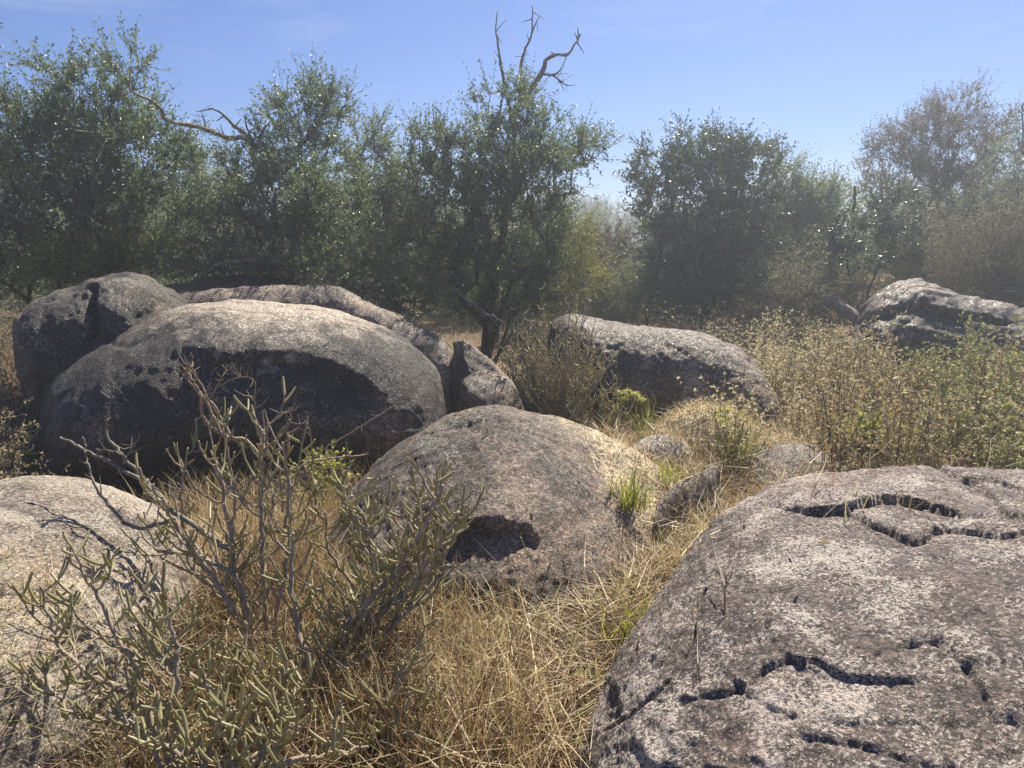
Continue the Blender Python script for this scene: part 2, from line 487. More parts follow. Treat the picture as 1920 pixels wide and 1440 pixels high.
def loft(rows, nu, nv, zb=-0.3, sig=3.0, front=0.72, cap=0.35, pf=2.2, pb=2.0, under=0.0):
    """rows: (px, py, distance of the crest, of the front foot, of the back foot)."""
    R = []
    for r in rows:
        w = P(r[0], r[1], r[2])
        R.append((w[0], w[2], r[2], r[3], r[4]))
    R = np.array(R)
    s = np.concatenate([[0], np.cumsum(np.linalg.norm(np.diff(R[:, :3], axis=0), axis=1))])
    u = np.linspace(0, s[-1], nu)
    R = np.stack([np.interp(u, s, R[:, c]) for c in range(5)], -1)
    R = smooth_rows(R, sig)
    t = np.minimum(u, s[-1] - u) / cap
    w = np.sqrt(np.clip(1 - (1 - np.clip(t, 0, 1)) ** 2, 0.0004, 1))
    g = np.zeros((nu, nv, 3))
    ph = np.linspace(0, math.pi, 240)
    for i in range(nu):
        x, zt, yr, yf, yb = R[i]
        a, b = (yr - yf) * w[i], (yb - yr) * w[i]
        cth = np.where(ph < math.pi / 2, -np.abs(np.cos(ph)) ** (2 / pf) * a, np.abs(np.cos(ph)) ** (2 / pb) * b)
        pz = np.where(ph < math.pi / 2, pf, pb)
        h = np.abs(np.sin(ph)) ** (2 / pz)
        y = yr + cth
        if under:
            y = y + np.where(ph < math.pi / 2, under * np.clip(1 - h / 0.55, 0, 1) ** 1.3, 0)
        z = zb + (zt - zb) * h
        L = np.concatenate([[0], np.cumsum(np.hypot(np.diff(y), np.diff(z)))])
        k = np.argmin(np.abs(ph - math.pi * 0.52))
        nf = int(nv * front)
        q = np.concatenate([np.linspace(0, L[k], nf, endpoint=False), np.linspace(L[k], L[-1], nv - nf)])
        yy = np.interp(q, L, y)
        g[i, :, 0] = x * (1 + 0.9 * (yy / yr - 1))
        g[i, :, 1] = yy
        g[i, :, 2] = np.interp(q, L, z)
    return g

def dome(c, foot, H, n, p=2.2, zb=-0.15, tilt=(0, 0), warp=None):
    """Dome over a closed footprint (list of plan points) round centre c."""
    foot = np.array(foot) - np.array(c)
    th = np.arctan2(foot[:, 1], foot[:, 0])
    rr = np.hypot(foot[:, 0], foot[:, 1])
    o = np.argsort(th)
    th, rr = th[o], rr[o]
    tt = np.linspace(-math.pi, math.pi, 721)
    R = np.interp(tt, np.concatenate([th - 2 * math.pi, th, th + 2 * math.pi]), np.concatenate([rr] * 3))
    k = np.exp(-0.5 * (np.arange(-60, 61) / 18.0) ** 2)
    k /= k.sum()
    R = np.convolve(np.concatenate([R[-61:-1], R, R[1:61]]), k, 'valid')
    a = b2 = np.linspace(-1, 1, n)
    if warp:                                                          # finer spacing on the side people see
        a, b2 = np.interp(a, *warp[0]), np.interp(b2, *warp[1])
    A, B = np.meshgrid(a, b2, indexing='ij')
    big = np.abs(A) > np.abs(B)
    r = np.where(big, A, B)
    with np.errstate(divide='ignore', invalid='ignore'):
        phi = np.where(big, math.pi / 4 * B / A, math.pi / 2 - math.pi / 4 * A / B)
    phi = np.nan_to_num(phi)
    X, Y = r * np.cos(phi), r * np.sin(phi)
    s = np.clip(np.hypot(X, Y), 0, 1)
    ang = np.arctan2(Y, X)
    psi = s * math.pi / 2
    rho = np.sin(psi) ** (2 / p) if p < 2 else np.sin(psi) ** (2 / p)
    h = np.clip(np.cos(psi), 0, 1) ** (2 / p)
    if p > 2.0:                                                       # keep the spacing even near the middle
        rho = np.where(s < 0.5, s / 0.5 * (math.sin(math.pi / 4) ** (2 / p)), rho)
        h = np.clip(1 - rho ** p, 0, 1) ** (1 / p)
    Rr = np.interp(ang, tt, R)
    x = c[0] + rho * Rr * np.cos(ang)
    y = c[1] + rho * Rr * np.sin(ang)
    z = zb + (H - zb) * h + (tilt[0] * (x - c[0]) + tilt[1] * (y - c[1])) * h
    return np.stack([x, y, z], -1)

def seg_dist(px, py, line):
    """Distance to a polyline, the signed side, and the place along it (0..1)."""
    best = np.full(px.shape, 1e9)
    side = np.zeros(px.shape)
    along = np.zeros(px.shape)
    line = np.array(line, float)
    L = np.concatenate([[0], np.cumsum(np.hypot(*np.diff(line, axis=0).T))])
    for k in range(len(line) - 1):
        a, b = line[k], line[k + 1]
        d = b - a
        t = np.clip(((px - a[0]) * d[0] + (py - a[1]) * d[1]) / (d @ d), 0, 1)
        ex, ey = px - a[0] - t * d[0], py - a[1] - t * d[1]
        e = np.hypot(ex, ey)
        m = e < best
        best = np.where(m, e, best)
        side = np.where(m, np.sign(d[0] * ey - d[1] * ex), side)
        along = np.where(m, (L[k] + t * (L[k + 1] - L[k])) / L[-1], along)
    return best, side, along

def carve(g, n, line, width, depth, step=0.0, reach=120, wob=6, seed=3, power=1.5, lip=0.0, lip_reach=80, trans=9.0):
    """Cut a crack (and drop the rock below it by step) along a line traced on the rock."""
    v = g.reshape(-1, 3)
    px, py = project(v)
    nx = fbm(v, 9, 3, s=seed)
    ln = spline(np.column_stack([np.array(line, float), np.zeros(len(line))]), 8 * len(line))[:, :2]
    e, side, al = seg_dist(px + wob * nx, py + wob * 0.7 * fbm(v, 11, 3, s=seed + 5), ln)
    fade = np.clip(np.minimum(al, 1 - al) / 0.22, 0.0, 1)
    wv = width * (0.75 + 0.5 * np.clip(fbm(v, 5, 2, s=seed + 7) + 0.5, 0, 1)) * (0.45 + 0.55 * fade)
    d = depth * np.clip(1 - (e / np.maximum(wv, 0.5)) ** 2, 0, 1) * np.where(fade > 0, 1, 0)
    if step:
        ramp = np.clip(0.5 + side * e / trans, 0, 1)
        ramp = ramp * ramp * (3 - 2 * ramp)
        d = d + step * fade * ramp * np.clip(1 - e / reach, 0, 1) ** power
    if lip:
        d = d - np.where(side < 0, lip * fade * np.clip(1 - e / lip_reach, 0, 1), 0)
    return g - n * d.reshape(g.shape[:2])[..., None]

# big dark-faced boulder, back left
g = loft([(92, 915, 5.5, 5.3, 5.7), (80, 800, 5.6, 5.1, 6.2), (86, 715, 5.7, 4.9, 6.7), (110, 683, 5.75, 4.75, 6.9), (165, 645, 5.8, 4.7, 7.0), (245, 606, 5.9, 4.7, 7.0),
          (345, 572, 6.0, 4.75, 7.0), (420, 564, 6.0, 4.8, 7.0), (500, 567, 6.0, 4.85, 7.0), (600, 574, 6.0, 4.9, 7.0), (690, 600, 6.0, 5.0, 6.9),
          (760, 642, 6.0, 5.1, 6.8), (812, 690, 5.95, 5.2, 6.6), (832, 745, 5.9, 5.4, 6.4), (836, 850, 5.85, 5.6, 6.1)], 300, 210, zb=-0.4, pf=3.0, under=0.55, sig=4)
g, n = roughen(g, 0.045, 0.007, 11, 0.0, 0.008, 0.3)
g = carve(g, n, [(185, 640), (250, 640), (330, 610), (400, 595)], 12, 0.02, 0.012, 120, seed=4)
g = carve(g, n, [(300, 655), (420, 672), (540, 668), (640, 700), (700, 740), (760, 790)], 10, 0.0, 0.07, 240, wob=14, seed=8, trans=30)
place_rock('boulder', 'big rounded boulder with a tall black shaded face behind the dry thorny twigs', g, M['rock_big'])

# block lying on its left shoulder
g = loft([(36, 640, 6.2, 6.05, 6.4), (40, 600, 6.2, 5.75, 6.6), (58, 573, 6.2, 5.6, 6.8), (110, 549, 6.25, 5.55, 6.9), (165, 528, 6.3, 5.55, 7.0), (235, 518, 6.3, 5.6, 7.0),
          (275, 526, 6.35, 5.7, 7.0), (318, 547, 6.4, 5.85, 7.0), (348, 562, 6.45, 6.0, 6.9), (362, 600, 6.45, 6.2, 6.7)], 150, 120, zb=0.42, pf=2.6, pb=2.2, sig=3, cap=0.22)
g, n = roughen(g, 0.07, 0.012, 23, 0.05)
g = carve(g, n, [(176, 530), (172, 570), (178, 600), (170, 640)], 13, 0.07, 0.06, 70, seed=6)
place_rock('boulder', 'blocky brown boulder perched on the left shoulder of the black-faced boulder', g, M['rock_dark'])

# slabs behind
g = loft([(325, 600, 7.2, 7.0, 7.4), (335, 556, 7.2, 6.8, 7.9), (440, 547, 7.25, 6.8, 8.2), (580, 539, 7.3, 6.8, 8.3), (640, 545, 7.3, 6.8, 8.3), (700, 572, 7.2, 6.7, 8.2),
          (770, 604, 7.1, 6.6, 8.0), (840, 640, 7.0, 6.5, 7.6), (862, 700, 6.9, 6.7, 7.2)], 170, 90, zb=-0.3, pf=2.6, sig=3)
g, n = roughen(g, 0.06, 0.010, 37, 0.04)
place_rock('rock_slab', 'long low shaded rock slab behind the black-faced boulder under the trees', g, M['rock_mid'], cat='rock slab')
g = loft([(270, 560, 8.0, 7.8, 8.2), (280, 532, 8.1, 7.6, 8.8), (400, 522, 8.2, 7.6, 9.0), (520, 524, 8.2, 7.6, 9.0), (600, 538, 8.2, 7.7, 8.9), (640, 570, 8.1, 7.9, 8.4)], 90, 60, zb=-0.3, pf=2.4)
g, n = roughen(g, 0.08, 0.010, 41, 0.03)
place_rock('rock_slab', 'dim grey rock ledge in deep tree shade at the back, topped with twigs', g, M['rock_mid'], cat='rock slab')

# central boulder
g = dome((-0.12, 4.15), [(-1.08, 4.2), (-1.02, 3.7), (-0.78, 3.25), (-0.38, 2.98), (0.02, 2.88), (0.40, 3.05), (0.72, 3.5), (0.93, 4.1), (1.25, 4.9), (0.7, 5.4), (-0.3, 5.3), (-0.95, 4.9)], 0.685, 310, p=1.62, zb=-0.2)
g, n = roughen(g, 0.05, 0.011, 53)
g = carve(g, n, [(810, 1006), (855, 990), (895, 984), (945, 984), (985, 996), (1015, 1030)], 5, 0.0, 0.032, 210, wob=22, seed=12, power=1.2, lip=0.035, lip_reach=170, trans=12)
place_rock('boulder', 'brown domed boulder in the middle with a dark notch under a small ledge', g, M['rock_dome'])

# near right boulder
g = dome((1.75, 2.35), [(0.12, 1.9), (0.25, 2.2), (0.58, 2.88), (0.99, 3.6), (1.4, 4.0), (1.9, 4.15), (2.6, 4.1), (3.3, 3.6), (3.7, 2.6), (3.4, 1.4), (2.6, 0.7), (1.7, 0.5), (0.9, 0.75), (0.30, 1.3)], 0.715, 530, p=2.7, zb=-0.2, warp=(((-1, 0.68, 1), (-1, 0.2, 1)), ((-1, -0.76, 0.6, 1), (-1, -0.55, 0.6, 1))))
g, n = roughen(g, 0.05, 0.012, 67)
g = carve(g, n, [(1395, 985), (1345, 1075), (1303, 1135), (1292, 1200), (1250, 1275), (1180, 1335), (1050, 1425)], 7, 0.030, 0.012, 240, wob=4, seed=21, trans=5)
g = carve(g, n, [(1440, 950), (1560, 945), (1660, 924), (1760, 935), (1870, 955)], 7, 0.006, 0.040, 600, wob=2.5, seed=22, trans=2.5)
g = carve(g, n, [(1560, 955), (1640, 978), (1715, 1005), (1760, 982), (1830, 978), (1960, 995)], 5, 0.010, 0.024, 300, wob=2.5, seed=23, trans=2.5)
g = carve(g, n, [(1725, 856), (1800, 888), (1870, 894), (1950, 925)], 4, 0.008, 0.026, 220, wob=2, seed=24, trans=2)
g = carve(g, n, [(1795, 890), (1860, 925), (1885, 955), (1950, 972)], 4, 0.008, 0.020, 220, wob=2, seed=25, trans=2)
g = carve(g, n, [(1235, 1315), (1330, 1300), (1400, 1275), (1450, 1242), (1520, 1234), (1580, 1262), (1720, 1275)], 8, 0.005, 0.013, 520, wob=5, seed=26, trans=5)
g = carve(g, n, [(1620, 1236), (1700, 1205), (1760, 1200), (1805, 1240), (1850, 1310), (1870, 1400)], 7, 0.008, 0.012, 420, wob=4, seed=27, trans=5)
g = carve(g, n, [(1480, 1380), (1600, 1392), (1690, 1418), (1820, 1455)], 7, 0.005, 0.008, 420, wob=5, seed=28, trans=5)
place_rock('boulder', 'largest nearest boulder, pale lichened and cracked into curved sheets', g, M['rock_front'])

# near left boulder
g = dome((-2.25, 2.85), [(-1.38, 2.6), (-1.30, 2.2), (-1.46, 3.1), (-1.72, 3.75), (-2.1, 4.05), (-2.7, 3.95), (-3.2, 3.3), (-3.3, 2.4), (-2.9, 1.6), (-2.2, 1.35), (-1.6, 1.7)], 0.60, 260, p=2.4, zb=-0.2)
g, n = roughen(g, 0.05, 0.010, 71)
place_rock('boulder', 'sunlit speckled pale boulder streaked by twig shadows and partly hidden by the fleshy shrub', g, M['rock_pale'])

# right middle boulder
g = loft([(1030, 690, 7.4, 7.2, 7.6), (1035, 605, 7.4, 6.9, 7.9), (1065, 592, 7.3, 6.7, 8.0), (1110, 598, 7.2, 6.5, 8.0), (1180, 611, 7.1, 6.4, 7.9), (1245, 622, 7.0, 6.3, 7.9),
          (1330, 633, 6.9, 6.2, 7.8), (1385, 655, 6.85, 6.15, 7.6), (1425, 692, 6.8, 6.15, 7.4), (1455, 735, 6.8, 6.2, 7.2), (1467, 775, 6.8, 6.3, 7.1), (1468, 830, 6.8, 6.5, 7.0)], 220, 150, zb=-0.25, pf=2.9, sig=3, under=0.40)
g, n = roughen(g, 0.05, 0.012, 83)
place_rock('boulder', 'long humped grey-brown boulder behind the two green sedge tufts', g, M['rock_pink'])

# far right boulder
g = loft([(1560, 729, 9.6, 9.5, 9.7), (1580, 674, 9.6, 9.2, 10.0), (1602, 627, 9.7, 9.1, 10.4), (1640, 569, 9.8, 9.0, 10.7), (1682, 540, 9.9, 8.9, 10.9), (1722, 530, 9.9, 8.9, 11.0), (1762, 539, 9.9, 8.9, 11.0),
          (1802, 554, 9.9, 8.9, 11.0), (1862, 565, 9.9, 8.9, 11.0), (1930, 575, 9.9, 8.9, 11.0), (2020, 589, 9.8, 8.9, 10.9), (2100, 629, 9.7, 9.0, 10.6), (2130, 709, 9.6, 9.3, 9.9)], 200, 130, zb=-0.3, pf=2.8, sig=2.5, under=0.55)
g, n = roughen(g, 0.09, 0.016, 97, 0.06, 0.02)
g = carve(g, n, [(1610, 625), (1645, 588), (1720, 575), (1800, 590), (1900, 606)], 7, 0.09, 0.06, 60, seed=31)
place_rock('boulder', 'wide grey-brown boulder with a peaked hump at far right behind the tall weeds', g, M['rock_far'])

# small stones
def block(name, label, pts, mat, seed, cuts=14, amp=0.03, cat='rock'):
    """Broken angular stone: the hull of a few corners, then roughened."""
    bm = bmesh.new()
    for q in pts:
        bm.verts.new(P(*q))
    bmesh.ops.convex_hull(bm, input=bm.verts)
    for v in [v for v in bm.verts if not v.link_faces]: bm.verts.remove(v)
    bmesh.ops.bevel(bm, geom=bm.edges[:], offset=0.012, segments=1, affect='EDGES')
    bmesh.ops.triangulate(bm, faces=bm.faces[:])
    for _ in range(4):
        bmesh.ops.subdivide_edges(bm, edges=[e for e in bm.edges if e.calc_length() > 0.03], cuts=1, use_grid_fill=True)
        bmesh.ops.triangulate(bm, faces=bm.faces[:])
    bm.normal_update()
    v = np.array([q.co[:] for q in bm.verts])
    n = np.array([q.normal[:] for q in bm.verts])
    d = amp * fbm(v, 5.0, 3, s=seed) + amp * 0.45 * fbm(v, 16.0, 3, 0.6, s=seed + 3)
    v = v + n * d[:, None]
    f = np.array([[q.index for q in fc.verts] for fc in bm.faces]) if not bm.verts.index_update() else None
    bm.free()
    note_height(v)
    c = v.mean(0)
    c[2] = 0
    o = tag(mesh_obj(name, v, f, mat, loc=c), label, cat)
    o['kind'] = 'thing'
block('rock', 'tilted angular rock with a sharp edge, wedged beside the slab', [(848, 640, 6.7), (872, 637, 6.6), (905, 664, 6.75), (945, 694, 6.8), (970, 732, 6.55), (872, 678, 6.4), (850, 778, 6.5), (880, 798, 6.3), (960, 798, 6.3), (990, 788, 6.8), (880, 738, 7.1), (860, 678, 7.0)], M['rock_pink'], 101)
block('rock', 'small tan flat-topped stone just behind the domed boulder', [(864, 712, 5.95), (898, 691, 6.0), (932, 696, 6.1), (952, 712, 6.05), (970, 765, 6.0), (880, 735, 5.78), (885, 810, 5.72), (960, 810, 5.8), (862, 800, 5.9), (905, 735, 6.35), (962, 760, 6.3)], M['rock_mid'], 107)
g = loft([(1218, 1010, 3.75, 3.62, 3.85), (1226, 940, 3.8, 3.58, 3.95), (1268, 904, 4.0, 3.76, 4.15), (1322, 873, 4.3, 4.06, 4.45), (1352, 874, 4.45, 4.2, 4.6), (1358, 930, 4.5, 4.4, 4.55)], 90, 60, zb=-0.1, pf=2.6, pb=2.4, sig=2, cap=0.1)
g, n = roughen(g, 0.03, 0.008, 109, 0.02)
place_rock('rock', 'narrow bar-shaped stone lying in the grass beside the nearest boulder', g, M['rock_pink'], cat='rock')
g = dome((1.56, 5.62), [(1.08, 5.55), (1.2, 5.25), (1.6, 5.15), (1.95, 5.3), (2.05, 5.6), (1.9, 5.95), (1.5, 6.05), (1.15, 5.9)], 0.40, 90, p=2.0, zb=-0.1)
g, n = roughen(g, 0.04, 0.012, 111)
place_rock('rock', 'low boulder overgrown with yellowish dry grass in front of the humped boulder', g, M['rock_moss'], cat='rock')
c = P(1500, 860, 5.0)
g = dome((c[0], 5.1), [(c[0] - 0.42, 5.1), (c[0] - 0.3, 4.75), (c[0] + 0.05, 4.6), (c[0] + 0.36, 4.8), (c[0] + 0.42, 5.1), (c[0] + 0.2, 5.5), (c[0] - 0.25, 5.5)], 0.24, 90, p=2.0, zb=-0.1)
g, n = roughen(g, 0.03, 0.009, 113)
place_rock('rock', 'low grey rounded rock between the pale sedge tuft and the yellow-green leaves', g, M['rock_mid'], cat='rock')
c = P(1248, 850, 5.2)
g = dome((c[0], 5.25), [(c[0] - 0.2, 5.2), (c[0], 5.05), (c[0] + 0.2, 5.2), (c[0] + 0.15, 5.45), (c[0] - 0.15, 5.45)], 0.24, 50, p=2.0, zb=0.05)
g, n = roughen(g, 0.02, 0.008, 127)
place_rock('rock', 'pale grey stone almost flush with the straw beside the grassy mound', g, granite('rock_ash', base=(0.38, 0.36, 0.35), warm=(0.42, 0.40, 0.38), dark_amt=0.2, lichen_amt=0.5), cat='rock')
g = loft([(1084, 600, 14, 13.8, 14.2), (1092, 556, 14, 13.6, 14.4), (1118, 544, 14, 13.5, 14.5), (1142, 552, 14, 13.6, 14.4), (1152, 600, 14, 13.8, 14.2)], 50, 40, zb=-0.1, pf=2.4, sig=2, cap=0.2)
g, n = roughen(g, 0.05, 0.012, 131)
place_rock('boulder', 'small distant boulder in the gap between the central and right trees', g, M['rock_pink'])
# ------------------------------------------------------------------ trees
def leaves(geo, base, direc, length, width, tint, r):
    """Pointed, slightly folded leaves: base (N,3), direction (N,3)."""
    n = len(base)
    side = unit(np.cross(direc, r.normal(size=(n, 3))))
    nor = np.cross(side, direc)
    L = np.broadcast_to(np.asarray(length), (n,))[:, None]
    W = np.broadcast_to(np.asarray(width), (n,))[:, None]
    mid = base + direc * L * 0.48 - nor * W * 0.18
    v = np.stack([base, mid + side * W * 0.5 + nor * W * 0.25, base + direc * L, mid - side * W * 0.5 + nor * W * 0.25], 1)
    f = np.arange(n)[:, None] * 4 + np.arange(4)[None]
    geo.add(v.reshape(-1, 3), f, np.repeat(tint, 4))

def strips(geo, a, b, w, tint, r):
    """Thin three-sided twigs from a to b (N,3)."""
    n = len(a)
    d = unit(b - a)
    s = unit(np.cross(d, r.normal(size=(n, 3))))
    t = np.cross(s, d)
    w = np.broadcast_to(np.asarray(w), (n,))[:, None]
    ring = [s, -0.5 * s + 0.87 * t, -0.5 * s - 0.87 * t]
    v = np.stack([a + q * w for q in ring] + [b + q * w * 0.45 for q in ring], 1)
    k = np.array([(0, 1, 4, 3), (1, 2, 5, 4), (2, 0, 3, 5)])
    f = (np.arange(n)[:, None, None] * 6 + k[None]).reshape(-1, 4)
    geo.add(v.reshape(-1, 3), f, np.repeat(np.broadcast_to(np.asarray(tint, float), (n,)), 6))

def skeleton(geo, base, tips, r, r_tip=0.004, power=0.47, seeds=(), wob=0.10):
    """Branches that join every tip to the base, thick where many tips hang on them."""
    pos, par = [np.array(base, float)], [-1]
    for s in seeds:
        prev = 0
        for q in s:
            pos.append(np.array(q, float)); par.append(prev); prev = len(pos) - 1
    order = np.argsort(np.linalg.norm(tips - base, axis=1))
    for t in tips[order]:
        A = np.array(pos)
        d = np.linalg.norm(A - t, axis=1)
        db = np.linalg.norm(A - base, axis=1)
        ok = db < np.linalg.norm(t - base) * 0.95 + 0.02
        k = int(np.argmin(np.where(ok, d + 0.25 * np.maximum(0, A[:, 2] - t[2]), 1e9)))
        prev, span = k, d[k]
        nseg = max(1, int(span / 0.28))
        for q in range(1, nseg + 1):
            p = A[k] + (t - A[k]) * q / nseg
            if q < nseg:
                p = p + r.normal(size=3) * wob * min(span, 0.8) * 0.5
            pos.append(p); par.append(prev); prev = len(pos) - 1
    cnt = np.zeros(len(pos))
    for i in range(len(pos) - 1, 0, -1):
        cnt[i] = max(cnt[i], 1)
        cnt[par[i]] += cnt[i]
    rad = r_tip * np.maximum(cnt, 1) ** power
    for i in range(1, len(pos)):
        p = par[i]
        ra = min(rad[p], rad[i] * 1.5)
        sides = 7 if rad[i] > 0.03 else (5 if rad[i] > 0.010 else 3)
        a, b = pos[p], pos[i]
        if np.linalg.norm(b - a) < 1e-4: continue
        tube(geo, np.stack([a, a + (b - a) * 0.5 + r.normal(size=3) * 0.012, b]), [ra, (ra + rad[i]) / 2, rad[i]], sides, 0.5, cap=False)

def lobe(px, py, d, rx, ry, rd=None):
    c = P(px, py, d)
    dep = d * math.cos(PITCH)
    return c, np.array((rx / 1397.0 * dep, rd if rd else (rx + ry) / 2 / 1397.0 * dep, ry / 1397.0 * dep))

def tree(name, label, cat, base, lobes, n_tip, n_leaf, leaf_mat, bark_mat, leaf_l=0.042, leaf_w=0.017, twig=0.30, seed=1, stems=2, up=0.35,
         group=None, fill=0.35, tint=(0.35, 0.2), r_tip=0.004, extra=None, skirt=0.0):
    r = np.random.default_rng(seed)
    bz = float(surface_z(base[0], base[1])) - 0.05
    root = np.array((base[0], base[1], bz))
    vol = np.array([np.prod(b) ** (2 / 3) for _, b in lobes])
    cnt = np.maximum(3, (n_tip * vol / vol.sum())).astype(int)
    tips, outs = [], []
    for (c, rad), k in zip(lobes, cnt):
        u = unit(r.normal(size=(k, 3)))
        rr = (fill + (1 - fill) * r.random(k) ** 0.6)[:, None]
        tips.append(c + u * rad * rr * 0.92)
        outs.append(u * rr)
    tips, outs = np.concatenate(tips), np.concatenate(outs)
    keep = tips[:, 2] > surface_z(tips[:, 0], tips[:, 1]) + 0.04
    if not keep.any(): raise ValueError(label + str(tips[0]) + str(surface_z(tips[:1, 0], tips[:1, 1])))
    tips, outs = tips[keep], outs[keep]
    t = thing(name, label, cat, root, group)
    wood = Geo()
    seeds = []
    cen = np.array([c for c, _ in lobes])
    for k in range(stems):
        tgt = cen[int(k * len(cen) / stems) % len(cen)]
        a = root + np.array((r.normal() * 0.05, r.normal() * 0.05, 0))
        seeds.append([a + (tgt - a) * f + r.normal(size=3) * 0.05 for f in (0.2, 0.4, 0.6, 0.8)])
    skeleton(wood, root, tips, r, r_tip, seeds=seeds)
    wood.build('trunk', bark_mat, t, loc=root)
    crown = Geo()
    nt = len(tips)
    k = max(3, int(round(n_leaf / nt / 14)))
    m = max(5, int(round(n_leaf / nt / k)))
    d = unit(outs[:, None] * 0.75 + np.array((0, 0, up)) + r.normal(size=(nt, k, 3)) * 0.62)
    ln = twig * (0.45 + 0.85 * r.random((nt, k, 1)) ** 1.3)
    a = np.broadcast_to(tips[:, None], d.shape)
    strips(crown, a.reshape(-1, 3), (a + d * ln).reshape(-1, 3), 0.0028, 0.95 if leaf_mat is not M['leaf_dark'] else 0.2, r)
    s = (np.arange(m) + 0.5 * r.random((nt, k, m)) + 0.3) / m
    bend = np.array((0, 0, 0.12)) * (s ** 2)[..., None]
    lb = a[:, :, None] + (d * ln)[:, :, None] * s[..., None] + bend * ln[..., None] + r.normal(size=(nt, k, m, 3)) * 0.006
    ld = unit(d[:, :, None] * 0.55 + r.normal(size=(nt, k, m, 3)) * 0.55 + np.array((0, 0, 0.1)))
    N = nt * k * m
    ti = np.clip(tint[0] + tint[1] * r.normal(size=N) + 0.12 * np.repeat(r.normal(size=nt), k * m), 0, 1)
    leaves(crown, lb.reshape(-1, 3), ld.reshape(-1, 3), leaf_l * (0.6 + 0.7 * r.random(N)), leaf_w * (0.7 + 0.6 * r.random(N)), ti, r)
    crown.build('crown', leaf_mat, t, smooth=False, loc=root)
    return t

def limb(t, lines, d, radii, mat, name='dead_limb', seed=1, spurs=5, root=None):
    """Bare limbs traced on the tree, each a part of it."""
    r = np.random.default_rng(seed)
    o = np.array(t.location)
    for line, rad in zip(lines, radii):
        geo = Geo()
        p = PL(line, d)
        p[:, 1] += np.cumsum(r.normal(size=len(p)) * 0.05)
        q = spline(p, 6 * len(p))
        q += r.normal(size=q.shape) * rad * 0.10
        tube(geo, q, np.linspace(rad, rad * 0.20, len(q)) * (1 + 0.12 * r.normal(size=len(q))), 7)
        for _ in range(spurs):
            k = r.integers(3, len(q) - 1)
            u = unit(r.normal(size=3) + np.array((0, 0, 0.4)))
            tube(geo, np.stack([q[k], q[k] + u * 0.03, q[k] + u * (0.06 + 0.14 * r.random())]), [rad * 0.35, rad * 0.25, rad * 0.12], 5)
        geo.build(name, mat, t, loc=o)

def b(px, d):
    return (P(px, 600, d)[0], d)

tree('bush_tree', 'tall grey-green leafy tree at far left with thin sprays rising into the sky', 'tree', b(170, 8.6),
     [lobe(*q) for q in [(190, 215, 8.4, 110, 80), (60, 270, 8.4, 120, 85), (130, 300, 8.5, 140, 90), (250, 290, 8.3, 110, 95), (110, 410, 8.2, 160, 100), (275, 420, 8.4, 120, 95), (30, 490, 8.2, 90, 60), (190, 500, 8.5, 120, 50), (-60, 380, 8.6, 120, 140), (110, 130, 8.5, 45, 26), (240, 130, 8.5, 40, 30)]],
     600, 70000, M['leaf_olive'], M['bark'], seed=11, stems=4, leaf_l=0.048, leaf_w=0.018, twig=0.34)
t2 = tree('bush_tree', 'dense dark tree with a crooked broken bare limb reaching left', 'tree', b(520, 9.2),
     [lobe(*q) for q in [(565, 195, 9.2, 75, 55), (640, 205, 9.3, 35, 35), (560, 290, 8.9, 100, 70), (480, 320, 8.8, 75, 60), (520, 380, 8.4, 120, 75), (640, 390, 8.4, 100, 80), (440, 440, 8.7, 80, 60), (560, 460, 8.8, 120, 45), (720, 440, 8.4, 60, 50)]],
     330, 44000, M['leaf_olive'], M['bark'], seed=12, stems=3)
limb(t2, [[(478, 300), (465, 262), (430, 258, -.2), (415, 254, -.3), (380, 240, -.5), (345, 233, -.7), (314, 226, -.9), (306, 208, -1.0), (294, 193, -1.1), (270, 183, -1.3), (252, 168, -1.4), (245, 130, -1.4)],
          [(480, 285), (468, 262), (440, 236), (415, 212), (392, 202)], [(478, 280), (472, 262), (461, 240), (455, 212)], [(478, 285), (495, 245), (512, 225)], [(388, 242), (376, 206)]],
     9.0, [0.034, 0.036, 0.024, 0.022, 0.012], M['bark_grey'], seed=4)
tree('bush_tree', 'pale olive bushy tree squeezed between the broken-limbed tree and the central tree', 'tree', b(700, 10.6),
     [lobe(*q) for q in [(690, 265, 10.5, 45, 40), (700, 330, 10.5, 65, 60), (720, 400, 10.5, 70, 70), (680, 470, 10.4, 80, 60), (740, 330, 10.6, 40, 50)]],
     190, 24000, M['leaf_grey'], M['bark'], seed=13, stems=2)
tree('bush_tree', 'low yellowish-green tree showing in the gap behind the crooked bare limb', 'tree', b(370, 11.4),
     [lobe(*q) for q in [(350, 320, 11.2, 60, 40), (400, 350, 11.3, 60, 40), (330, 390, 11.2, 70, 60), (400, 430, 11.2, 70, 60), (350, 480, 11.2, 80, 40)]],
     170, 22000, M['leaf_grey'], M['bark'], seed=14, stems=2, tint=(0.6, 0.2))
t3 = tree('bush_tree', 'central dense tree with twin dark trunks standing behind the tilted rock', 'tree', b(905, 9.0),
     [lobe(*q) for q in [(945, 205, 9.0, 65, 50), (815, 270, 8.9, 50, 40), (1030, 260, 9.0, 80, 50), (1105, 280, 9.0, 36, 36), (900, 310, 8.8, 110, 75), (1000, 340, 8.9, 105, 75), (840, 400, 8.7, 95, 85), (960, 430, 8.8, 110, 85), (880, 490, 8.8, 105, 55), (790, 340, 8.9, 50, 60), (1000, 500, 8.9, 75, 50), (820, 500, 8.8, 80, 60), (850, 560, 8.8, 60, 30), (970, 560, 8.8, 80, 40)]],
     540, 60000, M['leaf_olive'], M['bark'], seed=15, stems=4, r_tip=0.0052)
dt = thing('dead_tree', 'bare dead tree with three forked grey limbs rising above the central tree', 'dead tree', (*P(930, 600, 9.5)[:2], 0.0))
